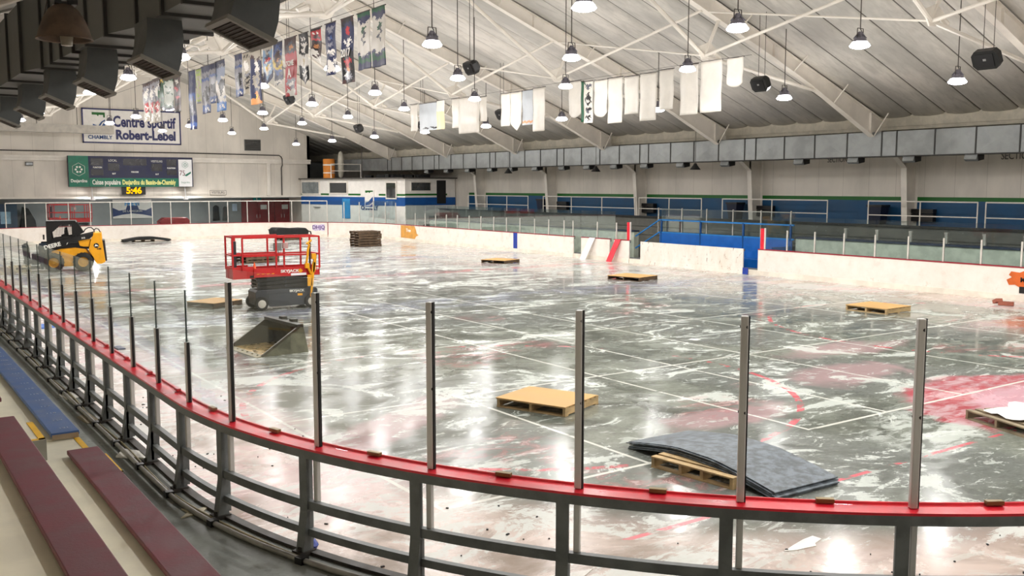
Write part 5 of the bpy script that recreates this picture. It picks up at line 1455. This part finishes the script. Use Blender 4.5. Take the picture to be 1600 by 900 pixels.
# black heap on far pallet behind the lift
t = thing('folded_cover', 'black folded cover heaped on a pallet near the far boards', 'cover', (23.2, 58.8, .15), R(8))
m_ = MB(); m_.prism([(-1.15, .25), (-1.05, .12), (1.1, .0), (1.2, .2), (1.25, .42), (1.0, .62), (.3, .6), (-.4, .66), (-1.0, .68), (-1.2, .5)], 'y', -.5, .5)
c_ = part('body', m_, black_rub, t); bevel(c_, .08, 3)
m_ = MB(); m_.path([(-1.5, -.1, .55), (-1.1, 0, .58), (-.9, 0, .6)], .03, 6); m_.path([(1.2, -.2, .4), (1.45, -.3, .35), (1.5, -.3, .1)], .05, 6); part('strap', m_, black_rub, t)
# right-edge pallet with white sheeting
pallet(13.75, 6.75, R(-20), 1.1, 1.2, 'light wooden pallet at the right edge with white sheeting on it', mat('dirty pallet wood', (136, 122, 98), .75, var=.25, vs=5))
m_ = MB(); N = 10; vs = []
for h in (0, .006):
    for i in range(N + 1):
        for j in range(N + 1):
            u, v = i / N, j / N
            vs.append((13.35 + u * 1.2 + .08 * math.sin(v * 9), 6.25 + v * .95 + .07 * math.sin(u * 11), .155 + .05 * abs(math.sin(u * 8 + v * 5)) * abs(math.sin(v * 7)) + h))
NN = (N + 1) ** 2
fs = []
for i in range(N):
    for j in range(N):
        a = i * (N + 1) + j; b = a + N + 1
        fs += [(a, a + 1, b + 1, b), (NN + a, NN + b, NN + b + 1, NN + a + 1)]
for j in range(N):
    fs += [(j, NN + j, NN + j + 1, j + 1), (N * (N + 1) + j, N * (N + 1) + j + 1, NN + N * (N + 1) + j + 1, NN + N * (N + 1) + j), (j * (N + 1), (j + 1) * (N + 1), NN + (j + 1) * (N + 1), NN + j * (N + 1)), (j * (N + 1) + N, NN + j * (N + 1) + N, NN + (j + 1) * (N + 1) + N, (j + 1) * (N + 1) + N)]
m_.add(vs, fs); solo('white_sheeting', m_, bright_white, 'crumpled white vinyl sheeting on the pallet at the right edge', 'sheeting')
m_ = MB(); m_.prism([(13.9, 6.5), (14.35, 6.72), (14.3, 6.78), (14.0, 6.62), (14.25, 6.95), (14.18, 6.98), (13.85, 6.56)], 'z', .225, .232); solo('blue_lettered_scrap', m_, bl_, 'blue printed strip on the white sheeting at the right edge', 'scrap')
m_ = MB(); m_.box((27.4, 14.25, .06), (.25, .4, .1), rz=.4); m_.box((27.3, 14.45, .12), (.2, .2, .1), 0, rz=1, ry=.4)
solo('torn_carton', m_, mat('reddish carton', (150, 84, 66), .7), 'small torn reddish carton on the floor by the right boards', 'carton')
# scraps on the slab
for i, (P, lab, m) in enumerate((
    ([(7.06, 5.64), (7.18, 5.59), (7.32, 5.57), (7.42, 5.55), (7.47, 5.60), (7.62, 5.64), (7.61, 5.74), (7.45, 5.73), (7.26, 5.69)], 'large torn white film scrap on the slab at the lower right', paper_w),
    ([(3.5, 25.2), (4.05, 25.3), (4.0, 25.9), (3.55, 25.95)], 'light blue cloth on the slab behind the frame at the far left', mat('light blue cloth', (96, 140, 226), .7)),
    ([(4.45, 21.0), (4.6, 21.0), (4.58, 21.4), (4.42, 21.4)], 'small navy block on the slab behind the left glass', navy),
    ([(8.3, 9.0 + 4.2), (8.45, 13.25), (8.4, 13.4), (8.28, 13.35)], 'small white flake on the slab left of the middle pallet', paper_w),
    ([(10.4, 12.5), (10.55, 12.5), (10.5, 12.7), (10.38, 12.66)], 'small white flake on the slab beyond the middle pallet', paper_w),
    ([(15.4, 14.9), (15.6, 14.95), (15.5, 15.15), (15.35, 15.1)], 'white flake on the slab in the right middle distance', paper_w),
    ([(4.6, 6.2), (4.8, 6.1), (5.3, 6.35), (5.1, 6.4)], 'long white flake inside the foreground frame', paper_w))):
    m_ = MB(); m_.prism(P, 'z', .001, .03 if i in (1, 2) else .006); solo('floor_scrap', m_, m, lab, 'scrap')
# dark crumbs of debris inside the foreground frame
m_ = MB()
for k in range(90):
    a = perim(random.uniform(-6, 13)); d = random.uniform(.25, 1.9) ** 1.2; q = random.uniform(.008, .022)
    m_.box((a[0] - a[2] * d, a[1] - a[3] * d, .006), (q, q * random.uniform(.6, 2.2), .01), rz=random.uniform(0, 3))
dc = m_.make('floor_crumbs', black_rub, loc=(3.5, 8, 0)); tag(dc, 'tiny dark crumbs scattered on the slab just inside the foreground frame', 'debris'); dc['kind'] = 'stuff'
# black hose on the floor lower right
m_ = MB(); m_.path([(6.3 + k * .25, 4.35 - .02 * k + .05 * math.sin(k * .6) - .35 * max(0, (k - 3)) * .12, .02) for k in range(14)], .014, 8); solo('black_hose', m_, black_rub, 'thin black hose lying on the slab at the lower right corner', 'hose', smooth=60)

# ------------------------------------------------------------------ SCISSOR LIFT
def lift(loc, rz, lab, z_add=0.0):
    t = thing('scissor_lift', lab, 'scissor lift', loc, rz)
    ch = MB(); ch.prism([(-.86, .14), (.94, .14), (.94, .52), (.88, .57), (-.8, .57), (-.86, .5)], 'y', -.36, .36); bevel(part('chassis', ch, dkgrey_m, t), .015)
    m_ = MB(); m_.span((-.5, -.375, .09), (.62, -.36, .45)); m_.span((-.5, .36, .09), (.62, .375, .45)); part('side_tray', m_, dkgrey_m, t)
    for a, b in ((-.72, -.36), (.72, -.36), (-.72, .36), (.72, .36)):
        s_ = 1 if b > 0 else -1
        m_ = MB(); m_.lathe([(.0, 0), (.17, 0), (.19, .02), (.19, .1), (.17, .12), (0, .12)], (a, b - (.0 if s_ > 0 else .12), .19), n=20, axis='y'); wh = part('wheel', m_, tyre, t, 40)
        m_ = MB(); yy = b + s_ * .121; m_.lathe([(0, -.004), (.11, -.004), (.115, .0), (.11, .004), (.0, .004)], (a, yy, .19), n=18, axis='y')
        for k in range(5): m_.lathe([(0, -.01), (.018, -.01), (.018, .01), (0, .01)], (a + .06 * math.cos(k * 1.257), yy, .19 + .06 * math.sin(k * 1.257)), n=6, axis='y')
        part('hub', m_, rim_grey, wh, 40)
    for k in range(3):
        z = .62 + k * .105 + z_add * k / 3
        for s_ in (-1, 1):
            m_ = MB(); m_.beam((-.78, s_ * .27, z), (.82, s_ * .27, z + .07), .05, .075); m_.beam((-.78, s_ * .21, z + .07), (.82, s_ * .21, z), .05, .075); part('scissor_arm', m_, black_m, t)
        m_ = MB()
        for q in (-.76, .02, .8): m_.path([(q, -.33, z + .035), (q, .33, z + .035)], .03, 8)
        part('pivot_pin', m_, dkgrey_m, t)
    zp = .93 + z_add
    m_ = MB(); m_.span((-1.0, -.38, zp), (.98, .38, zp + .06)); part('deck', m_, black_m, t)
    m_ = MB(); m_.span((-.9, -.40, zp), (1.0, -.38, zp + .25)); m_.span((-.9, .38, zp), (1.0, .40, zp + .25)); m_.span((.98, -.4, zp), (1.0, .4, zp + .25)); part('toe_board', m_, red_m, t)
    m_ = MB(); m_.span((-1.45, -.34, zp - .03), (-.85, .34, zp + .03)); m_.span((-1.45, -.36, zp - .03), (-.85, -.34, zp + .3)); m_.span((-1.45, .34, zp - .03), (-.85, .36, zp + .3)); m_.span((-1.47, -.36, zp - .03), (-1.45, .36, zp + .3)); part('extension_deck', m_, red_m, t)
    def tube(nm, pts, r=.022, m=red_m):
        m_ = MB()
        for p, q in zip(pts, pts[1:]): m_.beam(p, q, r * 2, r * 2)
        part(nm, m_, m, t)
    zt, zm = zp + 1.1, zp + .6
    for s_ in (-1, 1):
        yy = .39 * s_
        tube('guard_rail', [(-1.2, yy, zt), (1.0, yy, zt)]); tube('mid_rail', [(-1.2, yy, zm), (1.0, yy, zm)])
        for xx in (-1.2, -.26, .72, 1.0): tube('guard_post', [(xx, yy, zp + .2), (xx, yy, zt)])
        y2 = .35 * s_
        tube('guard_rail', [(-1.46, y2, zt + .03), (-.0, y2, zt + .03)]); tube('mid_rail', [(-1.46, y2, zm + .03), (-.0, y2, zm + .03)])
        for xx in (-1.46, -.02): tube('guard_post', [(xx, y2, zp + .2), (xx, y2, zt + .03)])
    for xx, zz in ((1.0, zt), (1.0, zm), (-1.46, zt + .03), (-1.46, zm + .03)): tube('end_rail', [(xx, -.37, zz), (xx, .37, zz)])
    m_ = MB(); m_.box((-1.3, .1, zp + .62), (.1, .14, .75)); part('kick_box', m_, dkgrey_m, t)
    m_ = MB(); m_.box((-.2, -.34, zt - .27), (.2, .12, .22)); m_.box((.02, -.34, zt - .24), (.14, .1, .16), 1); m_.path([(-.3, -.34, zt - .1), (-.22, -.34, zt - .14), (-.2, -.34, zt - .3), (-.16, -.34, zt - .5)], .012, 6)
    part('control_box', m_, [mat('grey control', (130, 126, 122), .5), mat('pinkish control', (190, 150, 146), .5)], t)
    m_ = MB(); m_.lathe([(.0, 0), (.06, 0), (.05, .02), (.012, .2), (0, .2)], (-.86, -.33, zp + .22), n=12); part('orange_cone', m_, mat('orange cone', (240, 90, 30), .5), t, 40)
    return t, zp
t, zp = lift((9.95, 25.85, 0), R(-3), 'red and charcoal scissor lift parked on the slab in the left middle')
text('lettering', 'SKYJACK', .11, (.12, -.405, zp + .14), (R(90), 0, 0), wt, t, sx=1.2, bold=.004)
text('lettering', '3219', .11, (.86, -.405, zp + .18), (R(90), 0, 0), wt, t, bold=.004)
text('lettering', 'SKYJACK', .09, (.32, -.38, .50), (R(90), 0, 0), wt, t, sx=1.2, bold=.003)
m_ = MB(); m_.prism([(.36, zp + .14), (.43, zp + .21), (.50, zp + .14), (.43, zp + .07)], 'y', -.41, -.40); m_.span((.34, -.38, .36), (.48, -.376, .42)); part('warning_sticker', m_, yellow_m, t)
m_ = MB(); m_.span((.15, -.408, zp + .01), (.6, -.40, zp + .075)); part('label_strip', m_, bright_white, t)
m_ = MB()
for k in range(4): m_.span((-.82 + k * .14, -.408, zp + .08), (-.75 + k * .14, -.40, zp + .1))
part('yellow_marks', m_, yellow_m, t)
# yellow breaker tool hung on the lift rail
t = thing('yellow_harness_tool', 'yellow tool with hanging straps hooked on the lift guard rail', 'tool', (10.62, 25.4, .35))
m_ = MB(); m_.path([(-.1, -.06, 1.5), (-.02, -.06, 1.45), (-.06, -.06, 1.3), (-.08, -.06, 1.1), (-.12, -.06, .9), (-.04, -.06, .75), (.02, -.06, .62)], .035, 8); m_.path([(-.08, -.06, 1.48), (.0, -.06, 1.54), (.05, -.06, 1.58)], .03, 8); part('upper_bar', m_, yellow_m, t, 50)
m_ = MB(); m_.box((.1, -.07, 1.12), (.12, .08, .16)); m_.box((.12, -.07, .92), (.07, .06, .5), ry=.1); m_.box((-.1, -.07, .86), (.12, .08, .14)); part('bracket', m_, yellow_m, t)
m_ = MB(); m_.prism([(.06, .95), (.14, .95), (.06, .3), (.0, -.05), (-.03, -.02), (.0, .35)], 'y', -.1, -.06); m_.span((-.1, -.1, .28), (.03, -.06, .6)); part('lower_blade', m_, yellow_m, t)
m_ = MB(); m_.beam((.02, -.02, 1.5), (0.0, -.02, .8), .06, .03); m_.beam((.2, -.02, 1.2), (.16, -.02, .8), .05, .03); part('strap', m_, black_m, t)
t2, zp2 = lift((11.6, 65.6, .1), 0, 'second red scissor lift standing behind the far glass at the left', .16)

# ------------------------------------------------------------------ LOADER BUCKET
t = thing('loader_bucket', 'empty worn steel loader bucket lying on the slab left of the tall posts', 'bucket', (6.62, 18.45, 0), R(4))
Lb = 1.55
m_ = MB(); m_.prism([(0, 0), (1.02, 0), (1.02, .03), (0, .012)], 'y', 0, Lb); part('floor_plate', m_, bucket_in, t)
m_ = MB(); m_.prism([(1.02, .0), (1.06, .03), (1.0, .3), (.93, .54), (.86, .56), (.84, .53), (.9, .5), (.97, .28), (1.0, .03)], 'y', 0, Lb); part('back_plate', m_, steel_bucket, t)
for y0, mm in ((-.02, bucket_gr), (Lb - .0, steel_bucket)):
    m_ = MB(); m_.prism([(.0, 0), (1.06, 0), (.95, .56), (.84, .56)], 'y', y0, y0 + .02); part('side_plate', m_, mm, t)
    m_ = MB(); m_.beam((.02, y0 + .01, .012), (.86, y0 + .01, .55), .045, .05); part('side_cutter', m_, steel_bucket, t)
m_ = MB(); m_.prism([(-.1, .0), (.06, .0), (.06, .028), (-.1, .008)], 'y', -.02, Lb + .02)
for k in range(6): m_.lathe([(0, .02), (.022, .02), (.022, .034), (0, .034)], (-.0, .15 + k * .25, 0), n=8)
part('cutting_edge', m_, mat('worn cutting edge', (120, 112, 84), .4, metal=.5, var=.3, vs=6), t)
m_ = MB(); m_.span((.8, -.02, .54), (.95, Lb + .02, .6)); m_.box((.98, .5, .6), (.12, .16, .1)); m_.box((.98, 1.0, .6), (.12, .16, .1)); part('top_lip', m_, mat('dark top lip', (40, 38, 32), .5), t)

# ------------------------------------------------------------------ SKID STEER
SK = thing('skid_steer', 'yellow and black skid steer loader parked at the far left of the rink', 'loader', (6.6, 42.0, 0), R(-12))
t = SK
k_ = 1.0
def P2(u, v): return ((u - 485) / 372, (820 - v) / 332)
def pr(nm, L_, y0, y1, m, par=None, bv=.0, label=None):
    m_ = MB(); m_.prism([P2(*q) for q in L_], 'y', y0, y1); o = part(nm, m_, m, par or t, label=label)
    if bv: bevel(o, bv)
    return o
pr('chassis', [(430, 545), (590, 512), (780, 500), (930, 520), (985, 600), (1010, 700), (960, 752), (620, 752), (430, 700)], .02, 1.1, yellow_m, bv=.02)
pr('inner_frame', [(440, 440), (830, 400), (1000, 385), (1010, 520), (590, 530), (440, 560)], .06, 1.06, black_m)
pr('side_panel', [(460, 545), (590, 512), (900, 520), (960, 560), (800, 600), (740, 640), (620, 592), (540, 575)], -.03, .02, yellow_m)
pr('engine_housing', [(1045, 300), (1160, 303), (1165, 400), (1200, 700), (1150, 725), (1070, 730), (1035, 640), (970, 540), (1000, 420)], -.12, 1.24, yellow_m, bv=.02)
pr('rear_guard', [(1165, 405), (1200, 410), (1205, 500), (1222, 690), (1195, 690), (1170, 500)], .0, 1.12, black_m)
pr('fuel_tank', [(830, 405), (1005, 385), (975, 490), (900, 488), (850, 475)], -.06, 1.18, yellow_m, bv=.02)
for y0 in (-.14, 1.14):
    pr('lift_arm', [(400, 520), (395, 432), (430, 425), (830, 345), (1050, 300), (1040, 345), (990, 380), (835, 405), (820, 440), (740, 435), (600, 490), (460, 508)], y0, y0 + .12, black_m, bv=.01)
    pr('front_leg', [(300, 430), (395, 430), (470, 520), (460, 560), (360, 620), (345, 780), (310, 780), (285, 620), (280, 480)], y0 + .02, y0 + .1, mat('dark blue black arm', (26, 40, 54), .5))
text('lettering', 'DEERE', .22, (-.02, -.15, 1.06), (R(90), R(-14), 0), wt, t, sx=1.0, bold=.008)
text('lettering', '312', .09, (1.13, -.15, 1.36), (R(90), R(-8), 0), wt, t, bold=.004)
text('lettering', '318E', .08, (1.7, -.13, .9), (R(90), 0, 0), black_m, t, bold=.004)
# leaping-deer badge as plain silhouette
m_ = MB(); m_.lathe([(0, -.006), (.1, -.006), (.1, .006), (0, .006)], (1.6, -.126, 1.04), n=20, axis='y'); part('badge', m_, black_m, t)
m_ = MB(); m_.prism([(1.53, 1.01), (1.57, 1.06), (1.57, 1.11), (1.59, 1.08), (1.66, 1.05), (1.68, .99), (1.64, 1.02), (1.57, 1.01)], 'y', -.14, -.132); part('badge_figure', m_, wt, t)
m_ = MB(); m_.prism([(.5, 1.08), (.56, 1.19), (.52, 1.17)], 'y', -.15, -.14); part('badge', m_, wt, t)
# cab: frame with mesh sides
m_ = MB()
pr('cab_roof', [(400, 135), (800, 135), (820, 160), (400, 160)], .0, 1.12, black_m, bv=.01)
cabside = [[(400, 150), (450, 150), (480, 440), (400, 440)], [(750, 150), (810, 150), (905, 300), (830, 340), (770, 330)], [(450, 380), (790, 330), (800, 400), (460, 440)], [(450, 150), (760, 150), (760, 185), (600, 190), (480, 290), (450, 300)]]
for y0 in (0.0, 1.08):
    for c_ in cabside: pr('cab_pillar', c_, y0, y0 + .04, black_m)
    m_ = MB()
    for k in range(14):
        u = 480 + k * 21; a = P2(u, 180); b = P2(u, 390); m_.beam((a[0], y0 + .02, a[1]), (b[0], y0 + .02, b[1]), .008, .008)
    for k in range(8):
        v = 200 + k * 24; a = P2(470, v); b = P2(770, v); m_.beam((a[0], y0 + .02, a[1]), (b[0], y0 + .02, b[1]), .008, .008)
    part('side_mesh', m_, black_m, t)
pr('cab_rear', [(750, 160), (790, 160), (800, 400), (750, 400)], .04, 1.08, black_m)
pr('seat', [(600, 330), (640, 320), (650, 230), (680, 230), (700, 400), (600, 400)], .35, .8, black_rub, bv=.02)
m_ = MB(); a = [P2(*q) for q in ((910, 295), (935, 255), (980, 232), (1020, 232), (1055, 262), (1060, 300))]; m_.path([(p[0], .1, p[1]) for p in a], .02, 8)
a = [P2(*q) for q in ((1060, 265), (1085, 245), (1120, 255), (1145, 300))]; m_.path([(p[0], .1, p[1]) for p in a], .02, 8); part('hydraulic_hoses', m_, black_rub, t, 50)
pr('rear_stay', [(810, 160), (830, 160), (915, 300), (890, 300)], .0, .05, black_m)
m_ = MB(); m_.box((-.32, -.1, 1.42), (.06, .1, .2)); part('mirror', m_, black_m, t)
for cx in (485, 890):
    for y0, y1, s_ in ((-.16, .12, -1), (1.0, 1.28, 1)):
        px_ = (cx - 485) / 372; r = .38
        m_ = MB(); w = .13; yc = (y0 + y1) / 2
        m_.lathe([(.2, -w), (r - .06, -w), (r - .01, -w * .7), (r, -w * .3), (r, w * .3), (r - .01, w * .7), (r - .06, w), (.2, w), (.2, -w)], (px_, yc, r), n=28, axis='y')
        for k in range(18):
            a = k * math.tau / 18; m_.box((px_ + (r + .004) * math.cos(a), yc, r + (r + .004) * math.sin(a)), (.035, w * 1.5, .03), ry=-a + .35)
        wh = part('tyre', m_, tyre, t, 40)
        m_ = MB(); m_.lathe([(0, -.02), (.07, -.02), (.08, .0), (.17, .02), (.21, -.04), (.22, -.06), (.22, .08), (0, .08)] if s_ < 0 else [(0, .02), (.07, .02), (.08, 0), (.17, -.02), (.21, .04), (.22, .06), (.22, -.08), (0, -.08)], (px_, yc + s_ * .06, r), n=24, axis='y')
        part('rim', m_, mat('yellow rim', (206, 152, 40), .5), wh, 40)
# fork carriage attachment
for y0 in (0.05, .95):
    pr('fork_tine', [(60, 450), (110, 440), (135, 500), (145, 640), (160, 715), (100, 715), (80, 620)], y0, y0 + .1, mat('dark blue black arm', (26, 40, 54), .5))
m_ = MB(); m_.span((-1.1, .05, .35), (-.62, 1.05, .5)); m_.span((-.8, .05, .3), (-.55, 1.05, .75)); part('carriage', m_, mat('dark blue black arm', (26, 40, 54), .5), t)
m_ = MB(); m_.span((-1.5, -.0, .14), (-.5, 1.1, .2)); part('fork_blades', m_, dkgrey_m, t)
# pallet lumber bundles beside the loader at the picture edge
for i, (a, b, c) in enumerate(((5.35, 42.3, .28), (4.7, 41.6, .3))):
    m_ = MB()
    for k in range(5): m_.span((a - .5 + k * .2, b, .0), (a - .34 + k * .2, b + .5, c))
    solo('wood_crate', m_, mat('pale timber', (196, 184, 160), .7), 'pale slatted crate behind the left glass, %s the loader' % ('nearest' if i == 0 else 'farther from'), 'crate')
